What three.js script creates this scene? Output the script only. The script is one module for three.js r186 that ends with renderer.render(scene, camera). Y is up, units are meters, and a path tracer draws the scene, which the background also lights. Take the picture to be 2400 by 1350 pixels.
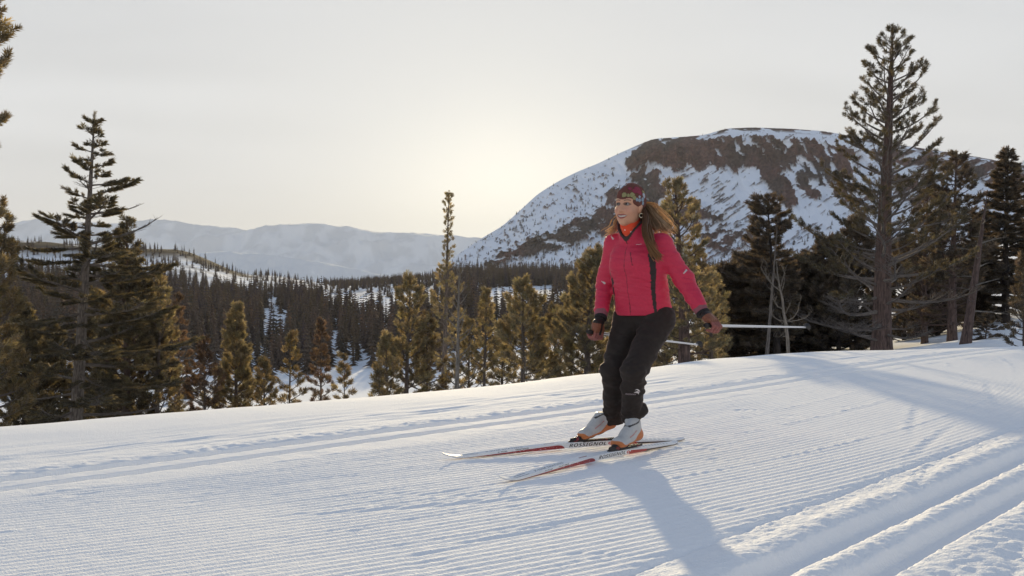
import * as THREE from 'three';
import { mergeGeometries } from 'three/addons/utils/BufferGeometryUtils.js';

// ---------------------------------------------------------------- camera, sky, sun, air, exposure
const FOCAL = 2355;                                   // focal length in pixels of the 2400 x 1350 photograph
const scene = new THREE.Scene();
const camera = new THREE.PerspectiveCamera(2 * Math.atan(675 / FOCAL) * 180 / Math.PI, 16 / 9, 0.05, 40000);
camera.position.set(0, 1.12, 0);
camera.rotation.x = -Math.atan(25 / FOCAL);
camera.updateMatrixWorld(true);

const renderer = new THREE.WebGLRenderer({ antialias: true });
renderer.setSize(1024, 576);
renderer.toneMapping = THREE.LinearToneMapping;
renderer.toneMappingExposure = 1.6;
renderer.shadowMap.enabled = true;

const SUN_EL = 8.0 * Math.PI / 180, SUN_AZ = Math.atan((1145 - 1200) / FOCAL);
const SUN = new THREE.Vector3(Math.sin(SUN_AZ) * Math.cos(SUN_EL), Math.sin(SUN_EL), -Math.cos(SUN_AZ) * Math.cos(SUN_EL));
const sun = new THREE.DirectionalLight(new THREE.Color(1.0, 0.81, 0.50), 4.9);
sun.position.copy(SUN).multiplyScalar(120);
sun.target.position.set(0, 0, -12);
sun.castShadow = true;
sun.shadow.radius = 2.2;
sun.shadow.mapSize.set(4096, 4096);
Object.assign(sun.shadow.camera, { left: -40, right: 40, top: 40, bottom: -40, near: 1, far: 320 });
scene.add(sun, sun.target);

scene.fog = new THREE.FogExp2(new THREE.Color(0.93, 0.96, 1.0), 6.0e-5);

// ---------------------------------------------------------------- noise and small helpers
function mulberry(seed) { let a = seed >>> 0; return () => { a = (a + 0x6D2B79F5) | 0; let t = Math.imul(a ^ (a >>> 15), 1 | a); t = (t + Math.imul(t ^ (t >>> 7), 61 | t)) ^ t; return ((t ^ (t >>> 14)) >>> 0) / 4294967296; }; }
const sstep = (a, b, x) => { const t = Math.min(1, Math.max(0, (x - a) / (b - a))); return t * t * (3 - 2 * t); };
const lerp = (a, b, t) => a + (b - a) * t;
const clamp = (x, a, b) => Math.min(b, Math.max(a, x));
function h2(x, y) { let h = Math.imul(x, 374761393) ^ Math.imul(y, 668265263); h = Math.imul(h ^ (h >>> 13), 1274126177); return ((h ^ (h >>> 16)) >>> 0) / 4294967296; }
function vn(x, y) {                                   // value noise, 0..1
  const ix = Math.floor(x), iy = Math.floor(y); let u = x - ix, v = y - iy; u = u * u * (3 - 2 * u); v = v * v * (3 - 2 * v);
  const a = h2(ix, iy), b = h2(ix + 1, iy), c = h2(ix, iy + 1), d = h2(ix + 1, iy + 1);
  return a + (b - a) * u + (c - a) * v + (a - b - c + d) * u * v;
}
function fbm(x, y, n = 4) { let s = 0, a = 0.5, t = 0; for (let i = 0; i < n; i++) { s += a * vn(x, y); t += a; a *= 0.5; x = x * 2.03 + 17.1; y = y * 2.03 + 9.7; } return s / t; }
function ridged(x, y, n = 4) { let s = 0, a = 0.5, t = 0; for (let i = 0; i < n; i++) { s += a * (1 - Math.abs(2 * vn(x, y) - 1)); t += a; a *= 0.5; x = x * 2.1 + 5.3; y = y * 2.1 + 31.7; } return s / t; }
function curve(pts, x) {                              // monotone look-up in [[x, y], ...]
  if (x <= pts[0][0]) return pts[0][1];
  for (let i = 1; i < pts.length; i++) if (x <= pts[i][0]) { const [x0, y0] = pts[i - 1], [x1, y1] = pts[i]; const t = (x - x0) / (x1 - x0); return y0 + (y1 - y0) * t; }
  return pts[pts.length - 1][1];
}
function smoothCurve(pts, x, w) { let s = 0; for (let k = -2; k <= 2; k++) s += curve(pts, x + k * w / 2); return s / 5; }
const V = (x, y, z) => new THREE.Vector3(x, y, z);
// a measured point of the photograph, at a depth of D metres, as a place in the world
function at(px, py, D) {
  const v = V((px - 1200) / FOCAL, (675 - py) / FOCAL, -1).applyEuler(camera.rotation);
  return v.multiplyScalar(-D / v.z).add(camera.position);
}
const used = new Map();
function numbered(name) { const n = used.get(name) ?? 0; used.set(name, n + 1); return n ? name + '_' + String(n).padStart(3, '0') : name; }
function shade(o) { o.castShadow = o.receiveShadow = true; return o; }
function structure(name, geo, mat) { const m = shade(new THREE.Mesh(geo, mat)); m.name = numbered(name); m.userData.kind = 'structure'; scene.add(m); return m; }
function thing(name, label, category, group) { const g = new THREE.Group(); g.name = numbered(name); g.userData = { label, category }; if (group) g.userData.group = group; scene.add(g); return g; }
function part(name, geo, mat, parent, kind) { const m = shade(new THREE.Mesh(geo, mat)); m.name = name; if (kind) m.userData.kind = kind; parent.add(m); return m; }
function gridGeometry(nu, nv, fn, color, uvfn) {      // fn(i, j) -> [x, y, z]
  const n = nu * nv, pos = new Float32Array(n * 3), uv = uvfn ? new Float32Array(n * 2) : null, col = color ? new Float32Array(n * 3) : null;
  for (let j = 0, k = 0; j < nv; j++) for (let i = 0; i < nu; i++, k++) {
    const p = fn(i, j); pos[k * 3] = p[0]; pos[k * 3 + 1] = p[1]; pos[k * 3 + 2] = p[2];
    if (uv) { const t = uvfn(i, j, p); uv[k * 2] = t[0]; uv[k * 2 + 1] = t[1]; }
  }
  const idx = new Uint32Array((nu - 1) * (nv - 1) * 6);
  for (let j = 0, k = 0; j < nv - 1; j++) for (let i = 0; i < nu - 1; i++) { const a = j * nu + i, b = a + 1, c = a + nu, d = c + 1; idx.set([a, b, c, b, d, c], k); k += 6; }
  const g = new THREE.BufferGeometry();
  g.setAttribute('position', new THREE.BufferAttribute(pos, 3));
  if (uv) g.setAttribute('uv', new THREE.BufferAttribute(uv, 2));
  g.setIndex(new THREE.BufferAttribute(idx, 1));
  g.computeVertexNormals();
  if (color) {
    const nrm = g.attributes.normal.array;
    for (let j = 0, k = 0; j < nv; j++) for (let i = 0; i < nu; i++, k++) { const c = color(i, j, pos[k * 3], pos[k * 3 + 1], pos[k * 3 + 2], nrm[k * 3], nrm[k * 3 + 1], nrm[k * 3 + 2]); col[k * 3] = c[0]; col[k * 3 + 1] = c[1]; col[k * 3 + 2] = c[2]; }
    g.setAttribute('color', new THREE.BufferAttribute(col, 3));
  }
  return g;
}

// ---------------------------------------------------------------- the sky: thin bright haze, brightest round the low sun, bluer overhead
{
  const W = 1024, H = 512, data = new Float32Array(W * H * 4);
  for (let r = 0; r < H; r++) {
    const el = ((r + 0.5) / H - 0.5) * Math.PI, y = Math.sin(el);
    for (let c = 0; c < W; c++) {
      const az = ((c + 0.5) / W - 0.5) * 2 * Math.PI, x = Math.cos(az) * Math.cos(el), z = Math.sin(az) * Math.cos(el);
      const cs = x * SUN.x + y * SUN.y + z * SUN.z, ang = Math.acos(clamp(cs, -1, 1)) * 180 / Math.PI;
      const up = Math.max(0, y);
      const k = sstep(0.14, 0.88, up), low = Math.exp(-up / 0.10), fwd = Math.exp(-Math.pow(ang / 62, 2)), near = Math.exp(-ang / 9);
      const daz1 = Math.atan2(Math.sin(Math.atan2(x, -z) - SUN_AZ), Math.cos(Math.atan2(x, -z) - SUN_AZ)), daz = Math.abs(daz1) * 180 / Math.PI, haze = Math.exp(-Math.pow(daz / 13, 2)) * Math.exp(-Math.max(0, el) * 57.3 / 5.5);
      const rear = sstep(35, 120, ang); const baz = daz1 * 180 / Math.PI - 1.6, bloom = Math.exp(-Math.pow(baz / 7.5, 2) - Math.pow((el * 57.3 - 4.5) / 4.0, 2)); let R = lerp(lerp(0.415, 0.52, rear), 0.085, k), G = lerp(lerp(0.450, 0.555, rear), 0.145, k), B = lerp(lerp(0.495, 0.60, rear), 0.25, k);
      R += 0.058 * fwd + 0.055 * near + 0.035 * low + 0.34 * haze + 0.17 * bloom; G += 0.030 * fwd + 0.048 * near + 0.038 * low + 0.30 * haze + 0.152 * bloom; B += -0.008 * fwd + 0.032 * near + 0.042 * low + 0.19 * haze + 0.105 * bloom;
      // thin veils of high cloud, long and flat
      const sc = 1 / (Math.max(0.02, y) + 0.12), cx = x * sc, cz = z * sc;
      const n = fbm(cx * 1.1 + 3, cz * 2.6 + cx * 0.5 + 8, 5) - 0.5;
      const amt = sstep(0.01, 0.12, y) * (1 - sstep(0.5, 0.9, y)) * sstep(4, 24, ang);
      const f = 1 + 0.20 * n * amt;
      const o = (r * W + c) * 4; data[o] = R * f; data[o + 1] = G * f; data[o + 2] = B * f; data[o + 3] = 1;
    }
  }
  const t = new THREE.DataTexture(data, W, H, THREE.RGBAFormat, THREE.FloatType);
  t.mapping = THREE.EquirectangularReflectionMapping; t.magFilter = THREE.LinearFilter; t.needsUpdate = true;
  scene.background = t; scene.environment = t;
}
// ---------------------------------------------------------------- the lie of the land (X to the right, D into the picture, heights over the ski trail)
const NET_PX = [-1600, -300, 0, 400, 600, 800, 1100, 1400, 1700, 2000, 2400, 3000, 4200];
const NET_D = [8, 16, 26, 40, 70, 120, 200, 270, 340, 450, 600, 800, 1000, 1300, 1700];
const NET = [
  [0, -1.4, -3.2, -6, -11, -18, -21, -22, -18, -14, -8, 6, 20, 10, -10],
  [0, -1.4, -3.4, -6.5, -12, -19, -22, -23, -19, -15, -9, 10, 34, 20, -10],
  [0, -1.4, -3.4, -6.5, -12, -19, -22.5, -22, -18, -14, -8, 12, 35, 20, -10],
  [0, -1.2, -3.2, -6, -10.5, -17, -23, -22, -20, -16, -8, 11, 28, 12, -20],
  [0, -1.1, -3.0, -5.5, -9.5, -16, -23, -24, -22.5, -18, -11, -1, 3, -6, -40],
  [0, -1.0, -2.8, -5, -8.5, -15, -23, -25.5, -24.5, -20, -13, -6, -7, -20, -60],
  [0, -0.8, -2.2, -4, -7.5, -13, -20, -22, -19, -15, -9, -2, 4, 8, -40],
  [0, -0.5, -1.7, -3.2, -6, -9.5, -14, -15, -14, -11, -9, -4, 5, 20, 30],
  [0, -0.25, -1.1, -2.2, -4, -6, -9, -10, -10, -8, -6, -2, 6, 24, 40],
  [0, -0.1, -0.8, -1.5, -2.2, -2.6, -3, -3.5, -4, -4, -3, 0, 8, 26, 40],
  [0, -0.05, -0.5, -0.6, 0.2, 3, 6, 8, 9, 10, 12, 15, 20, 34, 45],
  [0, 0, -0.2, 0.2, 1.5, 4, 8, 10, 11, 12, 14, 17, 22, 36, 45],
  [0, 0.2, 0.6, 1.2, 3, 6, 10, 12, 14, 15, 17, 20, 25, 38, 45]];
function netHeight(px, D) {
  const seek = (a, x) => { let i = 0; while (i < a.length - 2 && x > a[i + 1]) i++; return [i, clamp((x - a[i]) / (a[i + 1] - a[i]), 0, 1)]; };
  const [i, s] = seek(NET_PX, px), [j, t0] = seek(NET_D, D);
  const t = clamp((Math.log(D) - Math.log(NET_D[j])) / (Math.log(NET_D[j + 1]) - Math.log(NET_D[j])), 0, 1), q = s * s * (3 - 2 * s);
  const cub = (row) => { const a = NET[row][Math.max(0, j - 1)], b = NET[row][j], c = NET[row][j + 1], d = NET[row][Math.min(NET_D.length - 1, j + 2)]; return b + 0.5 * t * (c - a + t * (2 * a - 5 * b + 4 * c - d + t * (3 * (b - c) + d - a))); };
  return lerp(cub(i), cub(i + 1), q);
}
const R2 = Math.SQRT1_2;
function ground(X, D) {                               // broad height, without the groomed relief
  const R = Math.hypot(X, D), c = (D - X) * R2, s = (D + X) * R2;
  const e = c + Math.max(0, s - 14) * 0.5 + 0.25 * (fbm(s * 0.12, 3.3, 2) - 0.5);
  const w = sstep(6.6, 10.6, e);
  if (R < 5.9 || w <= 0) return 0.015 * (fbm(X * 0.5, D * 0.5, 2) - 0.5);
  const px = D > 0.3 * Math.abs(X) ? clamp(1200 + FOCAL * X / Math.max(D, 1), -1600, 4200) : X < 0 ? -1600 : 4200;
  let h = netHeight(px, clamp(R, 8, 1700)) * w;
  const rough = sstep(30, 200, R);
  h += rough * 5 * (fbm(X * 0.012 + 40, D * 0.012, 4) - 0.5) * sstep(1700, 700, R) + 0.5 * sstep(12, 60, R) * (fbm(X * 0.15, D * 0.15, 3) - 0.5);
  if (R > 1700) h = lerp(h, -140, sstep(1700, 3200, R));
  return h;
}

// ---------------------------------------------------------------- groomed snow
// Corduroy runs in wide arcs about one point; the far ski track follows it, the near track is a straighter cut.
const FAR_TRACK = [[0, 5.74], [1.84, 5.66], [3.31, 5.58], [6.44, 5.47], [8.31, 5.45], [10.3, 5.55], [12.9, 5.66], [17, 5.54], [22, 4.6]];
const C48 = Math.cos(48 * Math.PI / 180), S48 = Math.sin(48 * Math.PI / 180);
function groove(x, half, wall, depth) { return -depth * (1 - sstep(half, half + wall, Math.abs(x))); }
function groomed(X, D) {
  const c = (D - X) * R2, s = (D + X) * R2;
  const cn = -X * S48 + D * C48, sn = X * C48 + D * S48;   // in the frame of the near track
  const cf = smoothCurve(FAR_TRACK, s, 0.8);
  const df = c - cf, dn = cn - 1.83;
  const rho = Math.hypot(X + 10.4, D - 19.8);
  let h = ground(X, D);
  const lump = fbm(X * 9, D * 9, 3) - 0.5, lump2 = fbm(X * 26 + 5, D * 26, 2) - 0.5, fine = vn(X * 75, D * 75) - 0.5;
  // corduroy, worn here and there
  const inLane = sstep(0.30, 0.48, dn) * (1 - sstep(-0.42, -0.2, df)) + (1 - sstep(-0.78, -0.62, dn));
  const wear = 0.62 + 0.38 * sstep(0.34, 0.54, fbm(X * 0.55 + 11, D * 0.55, 3)) ;
  const ph = rho / 0.054 + 0.25 * (fbm(s * 0.6, c * 3, 2) - 0.5);
  const wv = Math.sin(ph * 2 * Math.PI), amp = 0.0020 * (0.7 + 0.6 * vn(Math.floor(ph) * 3.7, s * 1.3));
  h += inLane * (wear * amp * (wv + 0.25 * Math.sin(ph * 4 * Math.PI)) + 0.0010 * lump2 + 0.0012 * fine + 0.0025 * lump * (1 - wear));
  // seams where two passes of the groomer meet, broken up
  for (const [r0, a] of [[17.42, 0.005], [18.15, 0.004], [16.98, 0.003]]) { const d = rho - r0; h += inLane * a * (sstep(0.42, 0.6, vn(s * 1.1 + r0, 2.2)) * Math.exp(-d * d / 0.0009) * (0.6 + lump2 * 2)); }
  // crumbs and dents dropped along the lane
  { const k = sstep(0.80, 0.9, vn(X * 3.1 + 7, D * 5.2)) * sstep(0.45, 0.6, fbm(X * 0.9, D * 0.9 + 30, 2)); h -= inLane * k * 0.005 * (0.5 + lump * 2); }
  // old skate marks: shallow slanted scrapes
  for (const [x0, d0, ang, len] of [[2.2, 5.4, 62, 2.6], [3.3, 8.2, 66, 3], [0.3, 4.6, 40, 2.2], [2.9, 6.9, 58, 2.4], [4.6, 9.6, 68, 4], [-0.4, 4.9, 18, 1.8]]) {
    const ca = Math.cos(ang * Math.PI / 180), sa = Math.sin(ang * Math.PI / 180), u = (X - x0) * ca + (D - d0) * sa, v = -(X - x0) * sa + (D - d0) * ca + 0.02 * u * u;
    if (Math.abs(u) < len / 2 && Math.abs(v) < 0.12) h += (1 - Math.abs(2 * u / len)) * (-0.006 * Math.exp(-v * v / 0.0012) + 0.005 * Math.exp(-(v - 0.06) * (v - 0.06) / 0.0005) * (0.6 + 2 * lump2));
  }
  // far track: two cut grooves, a crumbled lip beyond them and a broken step on this side
  const lip = Math.exp(-Math.pow((df - 0.44 + 0.1 * lump) / 0.12, 2)), bank = sstep(-0.1, 0.2, df) * (1 - sstep(0.5, 1.1, df));
  const crumb = fbm(X * 21 + 3, D * 21, 3) - 0.5; h += 0.007 * lip * (0.8 + 0.8 * fbm(s * 2.2, 9, 2) + 1.0 * lump + 2.2 * crumb) + bank * (0.003 * lump + 0.005 * crumb + 0.002 * lump2);
  h += groove(df, 0.045, 0.022 + 0.008 * lump, 0.072) + groove(df - 0.28, 0.045, 0.025 + 0.010 * lump, 0.068);
  { const e = df + 0.27 + 0.05 * (fbm(s * 3, 4, 2) - 0.5); h += 0.005 * sstep(-0.03, 0.02, e) * (1 - sstep(0.0, 0.45, e)) * sstep(0.42, 0.62, fbm(s * 1.9, 1.5, 3)) * (1 + 1.5 * lump2); }
  h += (Math.abs(df + 0.2) < 0.25 ? 0.005 * lump * sstep(0.25, 0, Math.abs(df + 0.2)) : 0);
  // beyond: untouched powder with a few scuffed lines beside the track
  const wild = sstep(0.5, 0.9, df);
  h += wild * (0.012 * (fbm(X * 1.3, D * 1.3 + 5, 3) - 0.5) + 0.0012 * fine) + 0.012 * wild * (1 - sstep(0.9, 1.9, df)) * (vn(s * 2.4, df * 18) - 0.5);
  // near track: two wide pressed grooves between round mounds of rolled snow
  const inN = sstep(-0.85, -0.65, dn) * (1 - sstep(0.40, 0.47, dn));
  if (inN > 0) {
    const mound = 0.028 * Math.exp(-Math.pow((dn - 0.16) / 0.10, 2)) + 0.020 * Math.exp(-Math.pow((dn + 0.155) / 0.06, 2)) + 0.016 * Math.exp(-Math.pow((dn + 0.47) / 0.09, 2));
    const pebbly = sstep(0.045, 0.07, Math.abs(dn)) * sstep(0.045, 0.07, Math.abs(dn + 0.30)), streak = vn(sn * 55, (dn + 0.4 * sn) * 12) - 0.5;
    h += inN * (mound - 0.004 + pebbly * (0.010 * lump + 0.009 * lump2 + 0.006 * fine + 0.005 * streak));
    h += groove(dn, 0.042, 0.05 + 0.02 * lump, 0.048) + groove(dn + 0.30, 0.042, 0.045 + 0.02 * lump, 0.046);
    h -= 0.012 * Math.exp(-Math.pow((dn - 0.385 - 0.02 * lump) / 0.02, 2));
    h += 0.014 * Math.exp(-Math.pow((dn + 0.60) / 0.06, 2)) * (lump * 2.4);
  }
  return h;
}
// ---------------------------------------------------------------- snow material
function noiseTexture(size, fn, srgb) {
  const d = new Uint8Array(size * size * 4);
  for (let y = 0; y < size; y++) for (let x = 0; x < size; x++) { const v = fn(x, y), o = (y * size + x) * 4; if (Array.isArray(v)) { d[o] = v[0]; d[o + 1] = v[1]; d[o + 2] = v[2]; } else d[o] = d[o + 1] = d[o + 2] = clamp(v, 0, 255); d[o + 3] = 255; }
  const t = new THREE.DataTexture(d, size, size); t.wrapS = t.wrapT = THREE.RepeatWrapping; t.magFilter = THREE.LinearFilter; t.needsUpdate = true; if (srgb) t.colorSpace = THREE.SRGBColorSpace; return t;
}
const wrapN = (x, y, p, seed) => { const ix = Math.floor(x), iy = Math.floor(y); let u = x - ix, v = y - iy; u = u * u * (3 - 2 * u); v = v * v * (3 - 2 * v); const m = (k) => ((k % p) + p) % p, a = h2(m(ix) + seed, m(iy)), b = h2(m(ix + 1) + seed, m(iy)), c = h2(m(ix) + seed, m(iy + 1)), d = h2(m(ix + 1) + seed, m(iy + 1)); return a + (b - a) * u + (c - a) * v + (a - b - c + d) * u * v; };
const grainTex = noiseTexture(512, (x, y) => 255 * (0.45 * wrapN(x / 4, y / 4, 128, 1) + 0.35 * wrapN(x / 2, y / 2, 256, 2) + 0.2 * wrapN(x / 16, y / 16, 32, 3)));
const snowMat = new THREE.MeshPhysicalMaterial({ color: new THREE.Color(0.88, 0.88, 0.885), roughness: 0.86, bumpMap: grainTex, bumpScale: 0.003, specularIntensity: 0.05 });
const landMat = new THREE.MeshPhysicalMaterial({ vertexColors: true, roughness: 1, specularIntensity: 0.03 });

// the ski trail and its shoulder, in the frame of the trail
{
  const cs = [], ss = [];
  for (let c = 1.02; c < 11.8; c += c < 2.9 ? 0.0095 : c < 6.6 ? 0.0105 : 0.03 + (c - 6.6) * 0.008) cs.push(c);
  for (let s = 0.9; s < 27; s += s < 6.5 ? 0.022 : 0.022 + (s - 6.5) * 0.0085) ss.push(s);
  const g = gridGeometry(cs.length, ss.length, (i, j) => { const c = cs[i], s = ss[j], X = (s - c) * R2, D = (s + c) * R2; return [X, groomed(X, D), -D]; }, null, (i, j) => [cs[i] / 0.9, ss[j] / 0.9]);
  // seen from above the grid winds downwards, so flip it
  const ix = g.index.array; for (let k = 0; k < ix.length; k += 3) { const t = ix[k]; ix[k] = ix[k + 1]; ix[k + 1] = t; } g.computeVertexNormals();
  structure('ski_trail', g, snowMat);
}
// the ground all round, out to the horizon: snow slopes, and the bare brown brow of the hill across the valley
function inPatch(X, D) { const c = (D - X) * R2, s = (D + X) * R2; return Math.min(c - 1.02, 11.6 - c, s - 0.9, 26.6 - s); }
{
  const az = [], rs = [];
  for (let a = -180; a < 180.01; a += Math.abs(a + 0.0001) < 34 ? 0.14 : 2) az.push(a * Math.PI / 180);
  for (let r = 0.4; r < 16000; r *= r < 60 ? 1.05 : r < 1200 ? 1.018 : 1.12) rs.push(r);
  const g = gridGeometry(az.length, rs.length, (i, j) => {
    const X = rs[j] * Math.sin(az[i]), D = rs[j] * Math.cos(az[i]);
    return [X, ground(X, D) - 0.45 * sstep(0.05, 1.2, inPatch(X, D)), -D];
  }, (i, j, x, y, z, nx, ny, nz) => {
    const D = -z, px = 1200 + FOCAL * x / Math.max(D, 1), R = Math.hypot(x, z);
    const brow = D > 0 ? sstep(815, 905, R + 40 * (fbm(x * 0.02, D * 0.02, 3) - 0.5)) * (1 - sstep(1500, 1700, R)) * (1 - sstep(560, 700, px)) : 0;
    const spot = sstep(0.60, 0.66, fbm(x * 0.05 + 4, D * 0.05, 4)) * sstep(400, 700, R) * 0.35;
    const k = clamp(Math.max(brow * sstep(0.30, 0.38, fbm(x * 0.03, D * 0.03 + 70, 4)), spot), 0, 1);
    return [lerp(0.86, 0.034, k), lerp(0.87, 0.026, k), lerp(0.885, 0.021, k)];
  }, (i, j, p) => [p[0] / 0.9, p[2] / 0.9]);
  structure('ground', g, landMat);
}

// ---------------------------------------------------------------- far ranges, faded by the air
function range(name, D0, crest, foot, depth, seed, px0, px1, snowy) {
  const nu = 420, nv = 46;
  const g = gridGeometry(nu, nv, (i, j) => {
    const px = lerp(px0, px1, i / (nu - 1)), v = j / (nv - 1) * 1.35;      // 1 is the crest, beyond it the back slope
    const D = D0 + depth * (v - 1), X = (px - 1200) / FOCAL * D0;
    const top = (650 - smoothCurve(crest, px, 12)) / FOCAL * D0 + 1.12;
    const up = v <= 1 ? Math.pow(v, 0.9) : 1 - (v - 1) * 1.6;
    const rel = (ridged(X / (D0 * 0.045) + seed, D / (D0 * 0.06), 5) - 0.62) * (top - foot) * 0.35 * sstep(0, 0.4, v) * (1 - 0.75 * sstep(0.8, 1, v));
    return [X, foot + (top - foot) * up + rel, -D];
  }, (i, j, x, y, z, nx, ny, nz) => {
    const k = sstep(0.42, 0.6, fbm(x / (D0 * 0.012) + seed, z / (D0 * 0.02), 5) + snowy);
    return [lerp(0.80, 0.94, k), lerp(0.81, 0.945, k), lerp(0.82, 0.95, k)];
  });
  return structure(name, g, landMat);
}
range('hills', 4300, [[300, 628], [400, 603], [470, 593], [540, 589], [620, 594], [700, 604], [800, 622], [860, 636], [930, 652], [1100, 672]], -110, 600, 3, 250, 1150, -0.22);
range('far_mountains', 7600, [[-500, 540], [-200, 522], [0, 530], [60, 512], [120, 507], [200, 519], [300, 521], [360, 514], [430, 519], [520, 531], [580, 541], [640, 526], [700, 524], [740, 522], [820, 534], [900, 544], [1030, 549], [1150, 558], [1300, 575], [1700, 600]], -200, 1800, 9, -500, 1700, 0.0);
range('far_mountains', 6000, [[2150, 470], [2300, 415], [2380, 388], [2440, 350], [2520, 320], [2700, 380], [3000, 420]], -100, 1500, 21, 2150, 3000, 0.12);

// ---------------------------------------------------------------- the mountain: measured along its foot (u, metres) and up its face (t, 0 at the foot, 1 at the crest)
const CREST = [[850, 668], [950, 655], [1010, 636], [1060, 605], [1110, 570], [1180, 528], [1220, 492], [1260, 455], [1310, 424], [1350, 404], [1400, 384], [1450, 360], [1500, 338], [1530, 326], [1600, 321], [1650, 317], [1700, 302], [1760, 299], [1850, 302], [1930, 308], [2000, 320], [2080, 336], [2200, 354], [2300, 370], [2400, 388], [2550, 415], [2800, 460], [3100, 520]];
const FOOT_D = 900, MTN = 1900;
const mu = (px) => (px - 1200) / FOCAL * MTN;
const crestY = (px) => smoothCurve(CREST, px, 10);
// the face is charted by px (bearing) and t (share of the height); the ground lies back on the apron, stands steep at the cliff and lies back again on the plateau
const STEEP = [[0, 0], [0.06, 0.20], [0.15, 0.36], [0.3, 0.54], [0.5, 0.71], [0.72, 0.85], [0.78, 0.875], [0.93, 0.895], [0.97, 0.94], [1, 1]];
const EASY = [[0, 0], [0.06, 0.18], [0.2, 0.36], [0.45, 0.60], [0.75, 0.83], [0.93, 0.95], [1, 1]];
function mountainPoint(px, t) {
  const crestD = lerp(1500, MTN, sstep(1000, 1500, px)), top = (650 - crestY(px)) / FOCAL * crestD + 1.12, tt = Math.min(t, 1);
  const cliff = sstep(1470, 1520, px) * (1 - sstep(1980, 2120, px)), u = mu(px);
  let back = lerp(smoothCurve(EASY, tt, 0.05), smoothCurve(STEEP, tt, 0.02), cliff);
  const relief = (ridged(u / 90 + tt * 1.5, tt * 3 + 3, 5) - 0.6) * 60 * sstep(0.03, 0.25, tt) * (1 - sstep(0.93, 1, tt));
  const D = lerp(FOOT_D, crestD, back) + relief * 1.3 + (t > 1 ? (t - 1) * 2600 : 0), foot = lerp(-20, 12, sstep(1000, 2000, px));
  // heights are set so that the chart's t keeps its share of the face as it lies back
  const y = lerp(foot / FOOT_D, (top - 1.12) / crestD, tt) * D + 1.12 - (t > 1 ? (t - 1) * (t - 1) * 780 + 26 * (t - 1) : 0);
  return [(px - 1200) / FOCAL * D, y, -D];
}
// bare rock and scree, outlined on the chart (bearing, height) and roughened
const ROCK = [
  [[1490, 346], [1511, 327], [1560, 330], [1600, 326], [1669, 322], [1673, 345], [1669, 389], [1638, 402], [1590, 399], [1547, 394], [1520, 389], [1474, 402], [1466, 376]],
  [[1489, 404], [1512, 392], [1540, 402], [1575, 428], [1612, 459], [1650, 496], [1688, 528], [1660, 548], [1620, 546], [1560, 520], [1520, 560], [1440, 556], [1385, 516], [1395, 486], [1422, 458], [1458, 430]],
  [[1669, 322], [1760, 324], [1864, 330], [1925, 334], [1975, 345], [2010, 380], [1990, 440], [1930, 446], [1900, 428], [1858, 424], [1815, 408], [1772, 404], [1738, 397], [1724, 414], [1678, 406], [1666, 388]],
  [[1770, 398], [1812, 404], [1840, 430], [1858, 462], [1874, 500], [1846, 506], [1812, 474], [1788, 436]],
  [[1854, 418], [1882, 420], [1904, 446], [1922, 474], [1912, 492], [1884, 462], [1864, 440]],
  [[1925, 424], [1980, 420], [2040, 470], [2060, 520], [2000, 510], [1950, 470]],
  [[1640, 552], [1700, 540], [1760, 556], [1800, 580], [1740, 600], [1660, 596]],
  [[1100, 622], [1160, 580], [1225, 552], [1279, 530], [1340, 508], [1400, 488], [1446, 476], [1450, 540], [1401, 548], [1303, 566], [1212, 582], [1130, 616]],
  [[2040, 348], [2200, 362], [2400, 396], [2800, 470], [2800, 520], [2400, 460], [2310, 440], [2230, 410], [2120, 400], [2060, 380]],
  [[2070, 420], [2150, 430], [2220, 480], [2270, 540], [2180, 540], [2110, 480]]];
function inside(poly, x, y) { let c = false; for (let i = 0, j = poly.length - 1; i < poly.length; j = i++) if ((poly[i][1] > y) !== (poly[j][1] > y) && x < (poly[j][0] - poly[i][0]) * (y - poly[i][1]) / (poly[j][1] - poly[i][1]) + poly[i][0]) c = !c; return c; }
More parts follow.
